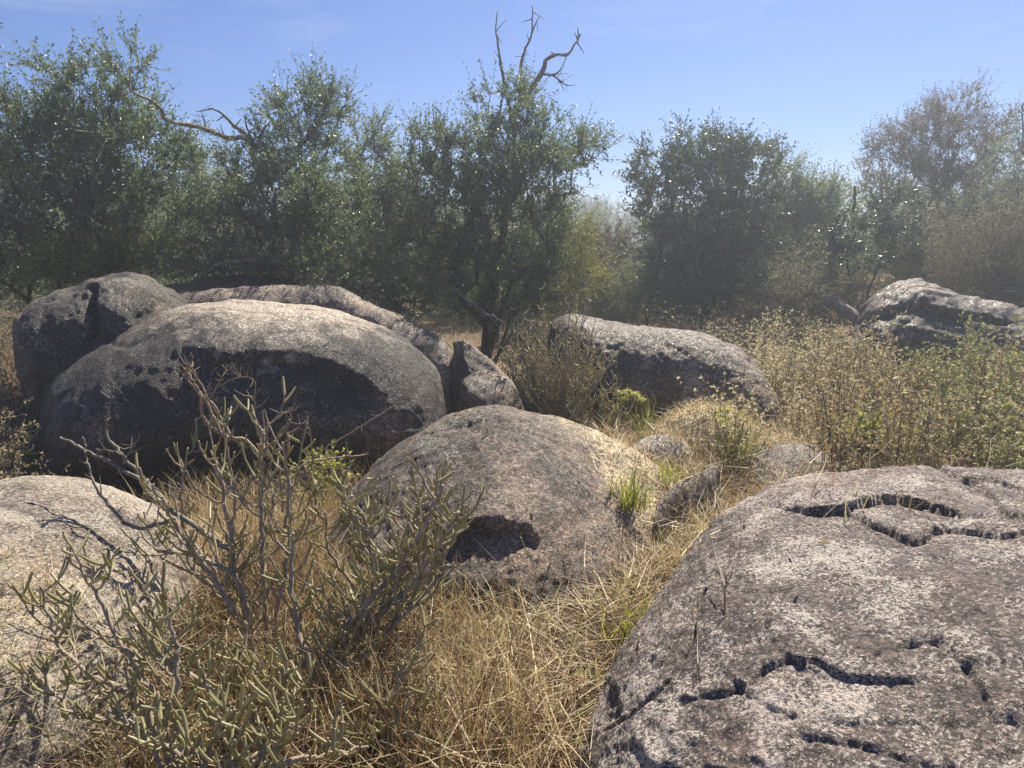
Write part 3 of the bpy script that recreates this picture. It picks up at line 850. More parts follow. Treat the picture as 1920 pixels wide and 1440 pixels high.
limb(dt, [[(925, 640), (930, 520), (950, 400), (962, 300), (968, 200)]], 9.5, [0.085], M['bark_dead'], 'trunk', 5, 3)
limb(dt, [[(966, 215), (975, 190), (1000, 160), (1018, 132), (1026, 108), (1045, 98), (1066, 96), (1080, 76), (1092, 55)],
          [(968, 205), (980, 170), (977, 122), (984, 92), (996, 66), (998, 34), (999, 8)], [(960, 230), (946, 155), (938, 115), (933, 76), (929, 52), (933, 18)]], 9.5, [0.038, 0.024, 0.024], M['bark_dead'], 'dead_limb', 6, 8)
limb(dt, [[(1016, 138), (1034, 140), (1046, 136), (1054, 126), (1066, 98)], [(1036, 141), (1050, 153), (1058, 172)], [(1048, 151), (1062, 162), (1078, 163)], [(996, 66), (1004, 48), (1011, 35)]], 9.5, [0.017, 0.013, 0.011, 0.012], M['bark_dead'], 'twig', 7, 3)
tree('bush_tree', 'round dark-leaved tree right of the sky gap, glinting all over', 'tree', b(1315, 13.0),
     [lobe(*q) for q in [(1320, 290, 13, 95, 48), (1232, 315, 13, 50, 45), (1400, 315, 13, 60, 52), (1290, 380, 12.8, 100, 75), (1395, 400, 13, 75, 72), (1270, 470, 12.8, 70, 60), (1350, 480, 12.9, 75, 55), (1260, 530, 12.8, 55, 30), (1370, 535, 12.9, 75, 28)]],
     420, 50000, M['leaf_dark'], M['bark'], seed=16, stems=3, leaf_l=0.060, leaf_w=0.027, twig=0.36, r_tip=0.005)
tree('bush_tree', 'lower grey-green tree with feathery shoots sloping down to the right of the round tree', 'tree', b(1490, 15.0),
     [lobe(*q) for q in [(1465, 335, 15, 45, 38), (1500, 385, 15, 65, 50), (1540, 400, 15, 45, 50), (1470, 430, 15, 80, 55)]],
     170, 22000, M['leaf_grey'], M['bark'], seed=17, stems=2, leaf_l=0.06, leaf_w=0.022, twig=0.45, up=0.7)
tree('thorn_tree', 'tall brownish thin-leaved tree at the right standing against the pale sky', 'tree', b(1760, 16.0),
     [lobe(*q) for q in [(1795, 215, 16, 62, 48), (1730, 260, 16, 75, 42), (1660, 285, 16, 50, 30), (1800, 295, 16, 75, 58), (1855, 250, 16, 40, 45), (1700, 340, 16, 85, 45), (1790, 370, 16, 90, 50)]],
     330, 42000, M['leaf_brown'], M['bark_dead'], seed=18, stems=3, leaf_l=0.055, leaf_w=0.017, twig=0.42)
t6 = tree('thorn_tree', 'half-bare tree at the right edge with a forked dry limb on top', 'tree', b(1930, 14.0),
     [lobe(*q) for q in [(1890, 285, 14, 45, 40), (1940, 320, 14, 60, 60), (1895, 370, 14, 60, 60), (1990, 380, 14, 80, 100)]],
     150, 15000, M['leaf_grey'], M['bark_dead'], seed=19, stems=2, leaf_l=0.05, leaf_w=0.017, twig=0.4)
limb(t6, [[(1935, 320), (1925, 270), (1912, 228), (1900, 205), (1904, 192), (1914, 180)], [(1922, 255), (1908, 215), (1896, 214)]], 14.0, [0.03, 0.02], M['bark_grey'], 'dead_limb', 8)

# light-coloured bush beside the central tree and other leafy bushes
tree('leafy_bush', 'pale yellow-green twiggy bush at the right foot of the central tree', 'bush', b(1060, 9.3),
     [lobe(*q) for q in [(1075, 440, 9.2, 55, 50), (1050, 520, 9.0, 75, 55), (1100, 520, 9.2, 40, 40), (1020, 570, 8.9, 60, 30)]],
     170, 12000, M['leaf_yellow'], M['bark_grey'], seed=21, stems=4, leaf_l=0.03, leaf_w=0.011, tint=(0.3, 0.2))
tree('leafy_bush', 'dark green broad-leaved bush among the wispy shrubs right of the sloping log', 'bush', b(1600, 12.0),
     [lobe(*q) for q in [(1590, 440, 12, 50, 40), (1580, 490, 12, 60, 40), (1680, 400, 13, 50, 50), (1700, 460, 13, 60, 40)]],
     130, 9000, M['leaf_dark'], M['bark'], seed=22, stems=3, leaf_l=0.06, leaf_w=0.03)
tree('leafy_bush', 'low shadowed bush under the pale yellow-green one, beside the distant boulder', 'bush', b(1215, 12.3),
     [lobe(*q) for q in [(1205, 565, 12.3, 50, 25), (1250, 570, 12.3, 50, 25), (1290, 560, 12.6, 50, 25)]],
     80, 5000, M['leaf_olive'], M['bark'], seed=23, stems=3, leaf_l=0.04, leaf_w=0.018)
tree('leafy_bush', 'shaded tangle of leaves beneath the broken-limbed tree behind the slab', 'bush', b(600, 8.9),
     [lobe(*q) for q in [(400, 495, 8.0, 90, 25), (540, 492, 8.0, 90, 30), (680, 520, 7.9, 80, 40), (770, 560, 7.8, 60, 35)]],
     170, 12000, M['leaf_olive'], M['bark_grey'], seed=24, stems=5, leaf_l=0.04, leaf_w=0.016)
tree('leafy_bush', 'bright green low bush hanging over the ground at the left edge', 'bush', b(150, 7.6),
     [lobe(*q) for q in [(190, 490, 7.8, 60, 35), (110, 500, 7.6, 60, 30), (270, 480, 8.0, 60, 30)]],
     90, 7000, M['leaf_yellow'], M['bark'], seed=25, stems=3, leaf_l=0.045, leaf_w=0.02, tint=(0.15, 0.15))

def broom(name, label, cat, base, h, spread, n_stem, n_twig, mat, seed, group=None, leaf_l=0.022, leaf_w=0.006, per=7, lean=(0, 0), wood=0.4):
    """Wispy shrub: many thin arching stems, fine side twigs, tiny leaves."""
    r = np.random.default_rng(seed)
    root = np.array((base[0], base[1], float(surface_z(base[0], base[1])) - 0.03))
    t = thing(name, label, cat, root, group)
    st, fo = Geo(), Geo()
    for i in range(n_stem):
        az = r.random() * 2 * math.pi
        out = spread * (r.random() ** 0.6)
        hh = h * (0.55 + 0.5 * r.random()) * (1 - 0.25 * (out / spread) ** 2)
        d = np.array((math.cos(az) * out + lean[0], math.sin(az) * out + lean[1], 0))
        s = np.linspace(0, 1, 8)[:, None]
        p = root + np.array((r.normal() * .06, r.normal() * .06, 0)) + d * s ** 1.4 + np.array((0, 0, hh)) * (s ** 0.85) + np.cumsum(r.normal(size=(8, 3)) * 0.018, 0)
        tube(st, p, np.linspace(0.007, 0.0022, 8), 4, 0.3, cap=False)
        q = spline(p[2:], n_twig)
        dd = unit(np.gradient(q, axis=0) * 6 + r.normal(size=q.shape) * 0.75 + np.array((0, 0, .1)))
        L = (0.10 + 0.22 * r.random(n_twig))[:, None] * (h / 1.6) ** 0.5
        strips(fo, q, q + dd * L, 0.0022, r.random(n_twig) * wood, r)
        sl = r.random((n_twig, per, 1))
        lb = (q[:, None] + (dd * L)[:, None] * sl).reshape(-1, 3)
        ld = unit(np.repeat(dd, per, 0) + r.normal(size=lb.shape) * 0.6)
        leaves(fo, lb, ld, leaf_l * (0.6 + 0.8 * r.random(len(lb))), leaf_w, np.clip(0.55 + 0.25 * r.normal(size=len(lb)), 0, 1), r)
    st.build('stem', M['bark_grey'], t, loc=root)
    fo.build('foliage', mat, t, smooth=False, loc=root)
    return t

for nm, lab, px, d, h, sp, ns, mt, sd in [
    ('wispy_shrub', 'large airy grey-green shrub at the right edge above the peaked boulder', 1850, 11.8, 2.3, 1.25, 150, 'broom', 31),
    ('wispy_shrub', 'airy straw-green shrub spreading just right of the round dark tree', 1490, 11.6, 1.6, 1.0, 110, 'broom', 32),
    ('wispy_shrub', 'pale wispy shrub between the broad-leaved bush and the right-edge shrub', 1740, 12.6, 1.9, 1.0, 100, 'broom', 33),
    ('wispy_shrub', 'hazy grey wispy shrub in the gap below the patch of low sky', 1165, 13.5, 1.35, 0.8, 70, 'broom', 34),
    ('wispy_shrub', 'grey wispy shrub on the left side of the low sky gap', 1125, 11.5, 1.15, 0.6, 60, 'broom', 42),
    ('dry_shrub', 'greyish dead shrub beyond the low bush in the sky gap', 1185, 15.5, 1.5, 0.9, 60, 'leaf_brown', 43),
    ('wispy_shrub', 'tall straw-green shrub leaning over the back of the peaked boulder', 1925, 11.9, 2.1, 0.9, 80, 'broom', 44),
    ('wispy_shrub', 'buff twiggy shrub in front of the low feathery tree', 1590, 13.6, 1.5, 0.8, 60, 'broom', 35),
    ('dry_shrub', 'brown leafless shrub in the shade left of the sloping log', 1450, 11.0, 0.75, 0.7, 55, 'leaf_brown', 36),
    ('dry_shrub', 'reddish dry shrub behind the peak of the far right boulder', 1800, 11.2, 1.05, 0.9, 60, 'leaf_brown', 37),
    ('dry_shrub', 'rusty dead twigs tangled in the dark trees above the slab', 640, 8.9, 1.5, 0.7, 45, 'leaf_brown', 38),
    ('dry_shrub', 'brown scrub in the shade behind the blocky boulder at left', 330, 8.9, 1.0, 0.8, 45, 'leaf_brown', 39),
    ('wispy_shrub', 'thin grey-green shrub arching over the long humped boulder', 1010, 7.7, 0.95, 0.5, 40, 'broom', 40),
    ('wispy_shrub', 'straw-coloured wispy shrub on open ground at the far left edge', -40, 9.5, 1.3, 0.8, 50, 'broom', 41),
]:
    broom(nm, lab, 'shrub', b(px, d), h, sp, ns, 20, M[mt], sd, per=7, leaf_l=0.034, leaf_w=0.009)

# distant bush on the horizon: three kinds, copied
far = []
for k, (mt, lab) in enumerate([('leaf_grey', 'distant grey-green bush in the line along the horizon'), ('leaf_olive', 'distant dark green bush in the line along the horizon'), ('leaf_brown', 'distant brownish bush in the line along the horizon')]):
    L = []
    r = np.random.default_rng(60 + k)
    for q in range(6):
        L.append((np.array((r.normal() * 0.8, 30 + r.normal() * 0.7, 0.9 + 1.3 * r.random())), np.array((0.8, 0.8, 0.65)) * (0.8 + 0.4 * r.random())))
    far.append(tree('bush', lab, 'bush', (0, 30), L, 120, 9000, M[mt], M['bark'], seed=70 + k, leaf_l=0.085, leaf_w=0.04, twig=0.42, group='far bushes along the horizon'))
r = np.random.default_rng(5)
spots = []
for i in range(70):
    y = 12.5 + 7.5 * r.random()
    x = (r.random() * 2 - 1) * 0.80 * y
    if abs(x / y - 0.155) < 0.045 or (x > 0.28 * y and y < 13.8): continue
    spots.append((x, y, 0.62 + 0.22 * r.random()))
for i in range(16):
    y = 14 + 8 * r.random()
    spots.append(((0.155 + 0.05 * r.normal()) * y, y, 0.42 + 0.12 * r.random()))
for i in range(120):
    y = 19 + 75 * r.random() ** 1.4
    x = (r.random() * 2 - 1) * (y * 0.80 + 3)
    if abs(x / y - 0.155) < 0.05 and y < 40: continue
    spots.append((x, y, 0.65 + 0.5 * r.random() + 0.012 * (y - 19)))
for i, (x, y, s) in enumerate(spots):
    o = far[i] if i < 3 else copy_tree(far[i % 3])
    o.location = (x, y, float(ground_z(x, y)) - 0.05)
    o.rotation_euler.z = r.random() * 6.28
    o.scale = (s * (0.85 + 0.3 * r.random()), s, s)

# leaning dead log by the far right boulder, fallen sticks under the trees
def log(name, label, cat, pts, rads, mat, seed):
    r = np.random.default_rng(seed)
    pts = np.array(pts)
    g = Geo()
    q = spline(pts, 16)
    q[1:-1] += r.normal(size=(14, 3)) * 0.008
    tube(g, q, np.interp(np.linspace(0, 1, 16), np.linspace(0, 1, len(rads)), rads), 8)
    return tag(g.build(name, mat, None, loc=pts[0] * np.array((1, 1, 0))), label, cat)
log('log', 'bleached dead log sloping down to the left flank of the far right boulder', 'log', [P(1510, 536, 11.6), P(1545, 560, 11.2), P(1585, 582, 10.9), P(1612, 602, 10.7)], [0.05, 0.08, 0.09, 0.08], M['bark_grey'], 1)
log('stick', 'long grey stick lying across the dim ledge under the trees', 'stick', [P(330, 517, 7.9), P(380, 505, 7.8), P(440, 490, 7.7), P(540, 492, 7.9)], [0.018, 0.02, 0.014, 0.008], M['bark_grey'], 2)
log('stick', 'pale broken stub leaning against the twin dark trunks', 'stick', [P(893, 470, 8.4), P(885, 450, 8.4), P(880, 442, 8.4)], [0.02, 0.018, 0.012], M['bark_grey'], 3)
log('stick', 'thin curved stick slanting down to the tilted rock from the central tree', 'stick', [P(850, 540, 7.6), P(880, 565, 7.4), P(910, 585, 7.3), P(945, 606, 7.2)], [0.008, 0.011, 0.012, 0.010], M['bark_grey'], 4)
log('stick', 'dark leafless snag poking up beyond the broad-leaved bush', 'stick', [P(1598, 420, 13.2), P(1602, 385, 13.2), P(1604, 350, 13.2)], [0.03, 0.025, 0.018], M['bark'], 5)

# ------------------------------------------------------------------ fleshy-stemmed shrubs in the foreground
finger_mesh = []
def make_fingers():
    r = np.random.default_rng(3)
    for k in range(8):
        L = 0.040 + 0.028 * r.random()
        bend = 0.35 + 0.65 * r.random()
        s = np.linspace(0, 1, 6)
        p = np.stack([L * np.sin(s * bend * 1.3) * 0.75, r.normal() * 0.004 * s, L * (s * 0.95)], -1)
        p[:, 0] = L * (1.15 * s - 0.60 * bend * s ** 2) * 0.9
        rad = 0.0040 * np.array((0.9, 1.05, 1.12, 1.1, 1.0, 0.7)) * (0.85 + 0.3 * r.random())
        g = Geo()
        tube(g, p, rad, 6, np.linspace(0.25, 0.85, 6).repeat(6)[:36] if False else 0.3 + 0.5 * r.random())
        o = g.build('finger_stem', M['succulent'])
        finger_mesh.append(o.data)
        bpy.data.objects.remove(o)
make_fingers()

def succulent(label, base_px, base_d, branches, seed, n_shoot=9, n_finger=3, bare=0.12, rad=0.0105, green=1.0, fscale=1.0, group=None, shoot=0.14, most=300):
    r = np.random.default_rng(seed)
    root = P(*base_px, base_d)
    root[2] = float(surface_z(root[0], root[1])) - 0.03
    t = thing('fleshy_shrub', label, 'shrub', root, group)
    wood, green_geo = Geo(), Geo()
    fingers = []
    def shoots(q, n, lo, rr):
        for i in range(n):
            k = int((lo + (1 - lo) * (i + r.random()) / n) * (len(q) - 1))
            if r.random() < 0.2: continue
            tan = unit(q[min(k + 1, len(q) - 1)] - q[max(k - 1, 0)])
            az = r.random() * 2 * math.pi
            side = unit(np.array((math.cos(az), math.sin(az), 0.05)) + tan * 0.35)
            L = shoot * (0.45 + 0.8 * r.random())
            s = np.linspace(0, 1, 7)[:, None]
            p = q[k] + side * L * (1.0 * s - 0.30 * s ** 2) + np.array((0, 0, 1.0)) * L * 0.62 * s ** 2.0
            p[1:] += np.cumsum(r.normal(size=(6, 3)) * 0.0025, 0)
            isg = r.random() < green * 0.7
            tube(green_geo if isg else wood, p, np.linspace(rr * 0.55, 0.0034, 7), 6, 0.15 + 0.45 * r.random())
            if r.random() >= bare:
                for j in range(n_finger):
                    kk = 2 + int(r.integers(0, 5))
                    tn = unit(p[min(kk + 1, 6)] - p[kk - 1])
                    fingers.append((p[kk], math.atan2(tn[1], tn[0]) + r.normal() * 1.3, (0.75 + 0.5 * r.random()) * fscale))
    for br in branches:
        pts = [root] + [P(*q) for q in br] if not (len(br) and isinstance(br[0], str)) else [P(*q) for q in br[1:]]
        pts = np.array(pts)
        L = np.linalg.norm(np.diff(pts, axis=0), axis=1).sum()
        q = spline(pts, max(10, int(L / 0.03)))
        q[1:-1] += r.normal(size=(len(q) - 2, 3)) * 0.004
        tube(wood, q, np.linspace(rad, rad * 0.42, len(q)) * (1 + 0.1 * r.normal(size=len(q))), 7)
        shoots(q, max(2, int(1.35 * n_shoot * L / 0.6)), 0.25, rad * 0.6)
    wood.build('stem', M['succulent_wood'], t, loc=root)
    if green_geo.n:
        green_geo.build('green_branch', M['succulent'], t, loc=root)['kind'] = 'stuff'
    r.shuffle(fingers)
    for i, (p, az, s) in enumerate(fingers[:most]):
        o = bpy.data.objects.new('finger_stem', finger_mesh[int(r.integers(0, len(finger_mesh)))])
        COL.objects.link(o)
        o.parent = t
        o.location = [float(c) for c in (p - root)]
        o.rotation_euler = (r.normal() * 0.25, r.normal() * 0.25, az)
        o.scale = (s, s, s)
    return t

succulent('fleshy grey-green shrub at the lower left leaning over the pale boulder', (340, 1440), 1.95,
          [[(300, 1330, 2.0), (235, 1220, 2.05), (180, 1110, 2.1), (172, 1060, 2.1)], [(270, 1330, 2.0), (160, 1260, 2.1), (100, 1180, 2.15), (75, 1100, 2.15)],
           [(330, 1300, 1.95), (330, 1200, 2.0), (300, 1120, 2.0)], [(260, 1370, 1.9), (130, 1330, 1.95), (80, 1260, 2.0)]], 1, n_shoot=10)
succulent('fleshy shrub with the thickest forked upright trunk, in the middle of the thicket', (588, 1400), 2.25,
          [[(590, 1290, 2.3), (640, 1190, 2.4), (720, 1100, 2.5), (790, 1000, 2.6), (830, 910, 2.65)], [(585, 1270, 2.3), (560, 1180, 2.4), (548, 1100, 2.45), (550, 1000, 2.5)],
           [(600, 1270, 2.3), (680, 1230, 2.4), (760, 1150, 2.5), (840, 1060, 2.6)], [(590, 1290, 2.3), (690, 1150, 2.5), (700, 1020, 2.6), (660, 930, 2.65)], [(640, 1200, 2.4), (740, 1080, 2.55), (850, 1010, 2.65)],
           [(600, 1250, 2.35), (740, 1130, 2.5), (800, 1060, 2.55), (860, 960, 2.6)]], 2, n_shoot=14, rad=0.015)
succulent('tall pale fleshy shrub left of the forked trunk with bare grey upper stems', (490, 1330), 2.5,
          [[(470, 1200, 2.55), (440, 1050, 2.6), (420, 920, 2.65), (400, 860, 2.65)], [(460, 1180, 2.5), (380, 1060, 2.55), (330, 980, 2.6), (300, 930, 2.6)], [(500, 1180, 2.6), (490, 1000, 2.7), (495, 870, 2.75), (500, 790, 2.75)],
           [(450, 1100, 2.55), (350, 1040, 2.6), (290, 1040, 2.6)], [(520, 1150, 2.65), (545, 980, 2.75), (530, 830, 2.8)]], 3, n_shoot=11, rad=0.012, green=0.6, bare=0.5)
succulent('low pale green fleshy sprays low down right of the forked trunk', (600, 1440), 2.05,
          [[(680, 1380, 2.1), (760, 1345, 2.15), (830, 1290, 2.2)], [(690, 1360, 2.1), (740, 1290, 2.15), (760, 1240, 2.2)], [(650, 1400, 2.05), (720, 1390, 2.05), (800, 1370, 2.1)]], 4, n_shoot=15, shoot=0.12, rad=0.010)
succulent('dense fleshy clump at the bottom of the thicket between the two trunks', (450, 1440), 2.0,
          [[(430, 1370, 2.05), (400, 1300, 2.05), (370, 1230, 2.1)], [(470, 1370, 2.05), (480, 1290, 2.1), (460, 1220, 2.15)], [(500, 1380, 2.0), (540, 1330, 2.0), (560, 1280, 2.1)], [(400, 1420, 1.95), (300, 1390, 1.9), (210, 1330, 1.95)],
           [(430, 1330, 2.05), (330, 1250, 2.05), (260, 1200, 2.1)]], 5, n_shoot=14, shoot=0.12)

succulent('fleshy shrub hard against the left flank of the domed boulder, green tips over the rock', (690, 1240), 2.75,
          [[(700, 1120, 2.8), (690, 1010, 2.85), (650, 930, 2.85)], [(720, 1130, 2.8), (770, 1040, 2.85), (780, 960, 2.9), (800, 930, 2.9)], [(740, 1150, 2.8), (820, 1060, 2.85), (850, 980, 2.85)], [(680, 1130, 2.8), (620, 1040, 2.85), (610, 960, 2.85)]], 6, n_shoot=17, shoot=0.13)
succulent('greyish fleshy shrub at the back of the thicket under the leafless arching branches', (420, 1180), 2.95,
          [[(410, 1080, 2.95), (350, 1000, 3.0), (340, 930, 3.0), (352, 840, 3.0)], [(430, 1060, 2.95), (440, 960, 3.0), (430, 870, 3.0), (415, 790, 3.0)], [(450, 1080, 2.95), (500, 990, 3.0), (520, 900, 3.0)], [(400, 1100, 2.95), (300, 1040, 2.95), (270, 960, 3.0)]], 7, n_shoot=9, shoot=0.11, green=0.5, bare=0.6)
succulent('short fleshy sprigs at the very bottom edge between pale boulder and thicket', (360, 1500), 1.75,
          [[(380, 1430, 1.8), (420, 1370, 1.85), (440, 1330, 1.85)], [(340, 1430, 1.8), (290, 1390, 1.8), (250, 1340, 1.85)], [(420, 1450, 1.75), (520, 1400, 1.8), (570, 1360, 1.8)], [(450, 1460, 1.75), (600, 1420, 1.8), (690, 1400, 1.85)]], 8, n_shoot=15, shoot=0.10, rad=0.010)

def twigs(name, label, cat, lines, mat, rads, seed, spur=8, spur_len=0.05):
    r = np.random.default_rng(seed)
    p0 = P(*lines[0][0])
    root = np.array((p0[0], p0[1], float(surface_z(p0[0], p0[1]))))
    t = thing(name, label, cat, root)
    for line, rad in zip(lines, rads):
        g = Geo()
        q = spline(np.array([P(*k) for k in line]), 7 * len(line))
        q[1:-1] += r.normal(size=(len(q) - 2, 3)) * rad * 0.35
        tube(g, q, np.linspace(rad, rad * 0.4, len(q)), 6)
        for i in range(spur):
            k = int(r.integers(len(q) // 3, len(q) - 1))
            u = unit(r.normal(size=3) + np.array((0, 0, 0.5)))
            L = spur_len * (0.4 + r.random())
            tube(g, np.stack([q[k], q[k] + u * L * 0.5, q[k] + u * L + np.array((0, 0, L * 0.25))]), [rad * 0.4, rad * 0.32, rad * 0.2], 5)
        g.build('branch', mat, t, loc=root)
    return t
twigs('bare_shrub', 'leafless grey branching shrub arching over the pale left boulder', 'shrub',
      [[(440, 1040, 2.9), (330, 960, 2.95), (270, 905, 3.0), (190, 860, 3.05), (112, 820, 3.1)], [(285, 915, 3.0), (235, 860, 3.05), (200, 815, 3.1), (205, 760, 3.1), (213, 725, 3.1)], [(340, 970, 2.95), (255, 990, 2.9), (190, 930, 2.95), (165, 870, 3.0), (155, 820, 3.0)],
       [(240, 870, 3.0), (225, 850, 3.0), (180, 842, 3.05)], [(230, 870, 3.02), (262, 815, 3.02)]], M['bark_grey'], [0.013, 0.009, 0.009, 0.006, 0.005], 11, 5)
twigs('bare_shrub', 'thorny yellow-brown twigs standing up against the black boulder face', 'shrub',
      [[(500, 1060, 3.1), (490, 930, 3.1), (480, 845, 3.1), (420, 815, 3.1), (385, 790, 3.1), (370, 730, 3.1), (345, 690, 3.1)], [(415, 815, 3.1), (385, 750, 3.12), (355, 715, 3.12), (352, 680, 3.12)], [(470, 840, 3.1), (440, 825, 3.1), (400, 760, 3.1), (365, 700, 3.1), (358, 662, 3.1)],
       [(500, 900, 3.1), (520, 820, 3.12), (545, 790, 3.1), (540, 765, 3.1)], [(505, 860, 3.1), (480, 800, 3.1), (478, 730, 3.1)], [(395, 745, 3.1), (415, 710, 3.1), (425, 685, 3.1)], [(410, 725, 3.1), (445, 708, 3.1), (475, 712, 3.1), (480, 745, 3.1)]],
      M['twig_pale'], [0.011, 0.007, 0.008, 0.007, 0.006, 0.0045, 0.003], 12, 10, 0.06)
twigs('bare_shrub', 'fine brown twigs spreading right to the flank of the domed boulder', 'shrub',
      [[(530, 1000, 3.3), (560, 880, 3.4), (620, 860, 3.5), (690, 852, 3.6)], [(560, 900, 3.4), (600, 850, 3.45), (660, 810, 3.5), (740, 760, 3.6)], [(560, 960, 3.35), (585, 860, 3.4), (575, 770, 3.4)], [(530, 960, 3.3), (525, 850, 3.3), (560, 800, 3.3), (575, 790, 3.3)]],
      M['twig_pale'], [0.008, 0.004, 0.004, 0.006], 13, 10, 0.06)

# fleshy shrub in the middle distance: too far off for single stems
def fine_fleshy(label, px, d, h, sp, n, seed):
    r = np.random.default_rng(seed)
    base = b(px, d)
    root = np.array((*base, float(surface_z(*base))))
    t = thing('fleshy_shrub', label, 'shrub', root)
    w, g = Geo(), Geo()
    for i in range(n):
        az = r.random() * 6.28
        o = sp * r.random() ** 0.5
        s = np.linspace(0, 1, 7)[:, None]
        p = root + np.array((math.cos(az) * o, math.sin(az) * o * 0.6, 0)) * s ** 1.1 + np.array((0, 0, h * (0.5 + 0.5 * r.random()) * (1 - 0.35 * (o / sp) ** 2))) * s + np.cumsum(r.normal(size=(7, 3)) * 0.012, 0)
        tube(w, p, np.linspace(0.008, 0.004, 7), 4, 0.5, cap=False)
        q = spline(p[2:], 11)
        for k in range(11):
            a2 = r.random() * 6.28
            e = np.array((math.cos(a2), math.sin(a2), 0))
            L = 0.05 + 0.05 * r.random()
            tube(g, np.stack([q[k], q[k] + e * L * 0.5 + np.array((0, 0, L * .2)), q[k] + e * L * 0.7 + np.array((0, 0, L * .8))]), [0.0045, 0.005, 0.004], 4, 0.3 + 0.5 * r.random(), cap=False)
    w.build('stem', M['succulent_wood'], t, loc=root)
    g.build('green_branch', M['succulent'], t, loc=root)['kind'] = 'stuff'
fine_fleshy('fleshy shrub with pale curved tips growing at the left end of the humped boulder', 1045, 6.3, 1.35, 0.55, 80, 5)
fine_fleshy('smaller fleshy shrub in the shade in front of the humped boulder beside the first sedge', 1130, 6.0, 0.50, 0.32, 26, 6)
fine_fleshy('small fleshy clump at the foot of the central tree above the tilted rock', 975, 7.2, 0.75, 0.4, 26, 7)

# ------------------------------------------------------------------ grass, weeds, sedges
def blades(geo, x, y, z, h, az, lean, w, tint, r, droop=0.35):
    n = len(x)
    d = np.stack([np.cos(az), np.sin(az), np.zeros(n)], -1)
    up = np.array((0, 0, 1.0))
    side = unit(np.stack([-np.sin(az), np.cos(az), r.normal(size=n) * 0.4], -1))
    s = np.array((0.0, 0.34, 0.68, 1.0))
    base = np.stack([x, y, z], -1)
    ct = base[:, None] + h[:, None, None] * (d[:, None] * (lean[:, None] * s ** 1.5)[..., None] + up * (s[None] * (1 - droop * np.minimum(lean[:, None], 1.4) * s[None]))[..., None])
    ct[:, 1:] += r.normal(size=(n, 3, 3)) * (h * 0.045)[:, None, None]
    wd = np.array((1.0, 0.85, 0.55, 0.12))[None, :, None] * w[:, None, None] * 0.5
    v = np.stack([ct - side[:, None] * wd, ct + side[:, None] * wd], 2).reshape(n, 8, 3)
    k = np.array([(0, 1, 3, 2), (2, 3, 5, 4), (4, 5, 7, 6)])
    f = (np.arange(n)[:, None, None] * 8 + k[None]).reshape(-1, 4)
    geo.add(v.reshape(-1, 3), f, np.repeat(tint, 8))

def scatter(n, x0, x1, y0, y1, r, on_rock=0.0, clump=0.0, mask=None):
    x = x0 + (x1 - x0) * r.random(n)
    y = y0 + (y1 - y0) * r.random(n)
    if clump:
        q = np.stack([x, y, 0 * x], -1)
        ok = fbm(q, 1.0 / clump, 2, s=77) + 0.5 * r.normal(size=n) * 0.5 > -0.12
        x, y = x[ok], y[ok]
    gz, rz = ground_z(x, y), rock_at(x, y)
    ok = (rz < gz + 0.035) | (r.random(len(x)) < on_rock)
    if mask is not None:
        ok &= mask(x, y)
    x, y = x[ok], y[ok]
    return x, y, surface_z(x, y) - 0.01

def patch(label, n, box, h, lean, w, tint, seed, on_rock=0.0, clump=0.0, mask=None, mat='grass', name='dry_grass', droop=0.35):
    r = np.random.default_rng(seed)
    x, y, z = scatter(n, *box, r, on_rock, clump, mask)
    k = len(x)
    g = Geo()
    q = np.stack([x, y, 0 * x], -1)
    tn = np.clip(tint[0] + tint[1] * r.normal(size=k) + 0.30 * fbm(q, 1.6, 2, s=seed) + 0.22 * fbm(q, 7.0, 2, s=seed + 1), 0, 0.9)
    tn = np.where(r.random(k) < 0.06, 1.0, tn)
    blades(g, x, y, z, h[0] + (h[1] - h[0]) * r.random(k) ** 1.5, r.random(k) * 6.283, lean[0] + (lean[1] - lean[0]) * r.random(k), w * (0.6 + 0.8 * r.random(k)), tn, r, droop)
    o = g.build(name, M[mat], None, smooth=False)
    o['kind'] = 'stuff'
    o['label'] = label
    return o

patch('matted reddish straw grass between the two front boulders', 13000, (-1.5, 0.75, 1.55, 3.5), (0.05, 0.25), (0.5, 2.4), 0.0052, (0.11, 0.22), 201, 0.01, 0.0)
patch('pale long straw lying over the matted grass', 2200, (-1.5, 0.9, 1.5, 3.6), (0.16, 0.42), (0.9, 2.4), 0.0050, (0.68, 0.14), 211, 0.0, 0.35, droop=0.4)
patch('straw tufts along the left flank of the largest boulder', 4200, (0.1, 1.25, 2.0, 3.9), (0.15, 0.42), (0.4, 1.6), 0.0040, (0.62, 0.16), 212, 0.0, 0.3, mask=lambda x, y: np.abs(x - (-0.62 + 0.42 * y)) < 0.30)
patch('tall straw grass stems standing among the fleshy shrubs', 6500, (-1.45, 0.1, 1.9, 3.6), (0.18, 0.50), (0.1, 0.8), 0.0040, (0.48, 0.24), 202)
patch('straw grass behind the fleshy shrubs below the black boulder face', 6000, (-2.2, -0.7, 3.2, 4.9), (0.12, 0.42), (0.2, 1.0), 0.0036, (0.55, 0.2), 203)
patch('bleached grass over the slope right of the domed boulder', 17000, (0.35, 2.4, 2.6, 6.4), (0.06, 0.30), (0.3, 1.5), 0.0040, (0.62, 0.17), 204, 0.015)
patch('bleached lying grass strewn on the pale left boulder', 1200, (-2.1, -1.2, 1.4, 2.5), (0.12, 0.35), (0.9, 2.2), 0.003, (0.72, 0.1), 205, 1.0, droop=0.42)
patch('dry grass of the open field at right', 28000, (1.2, 8.5, 4.4, 13.0), (0.10, 0.42), (0.2, 1.0), 0.0065, (0.58, 0.18), 206, 0.0, 1.4)
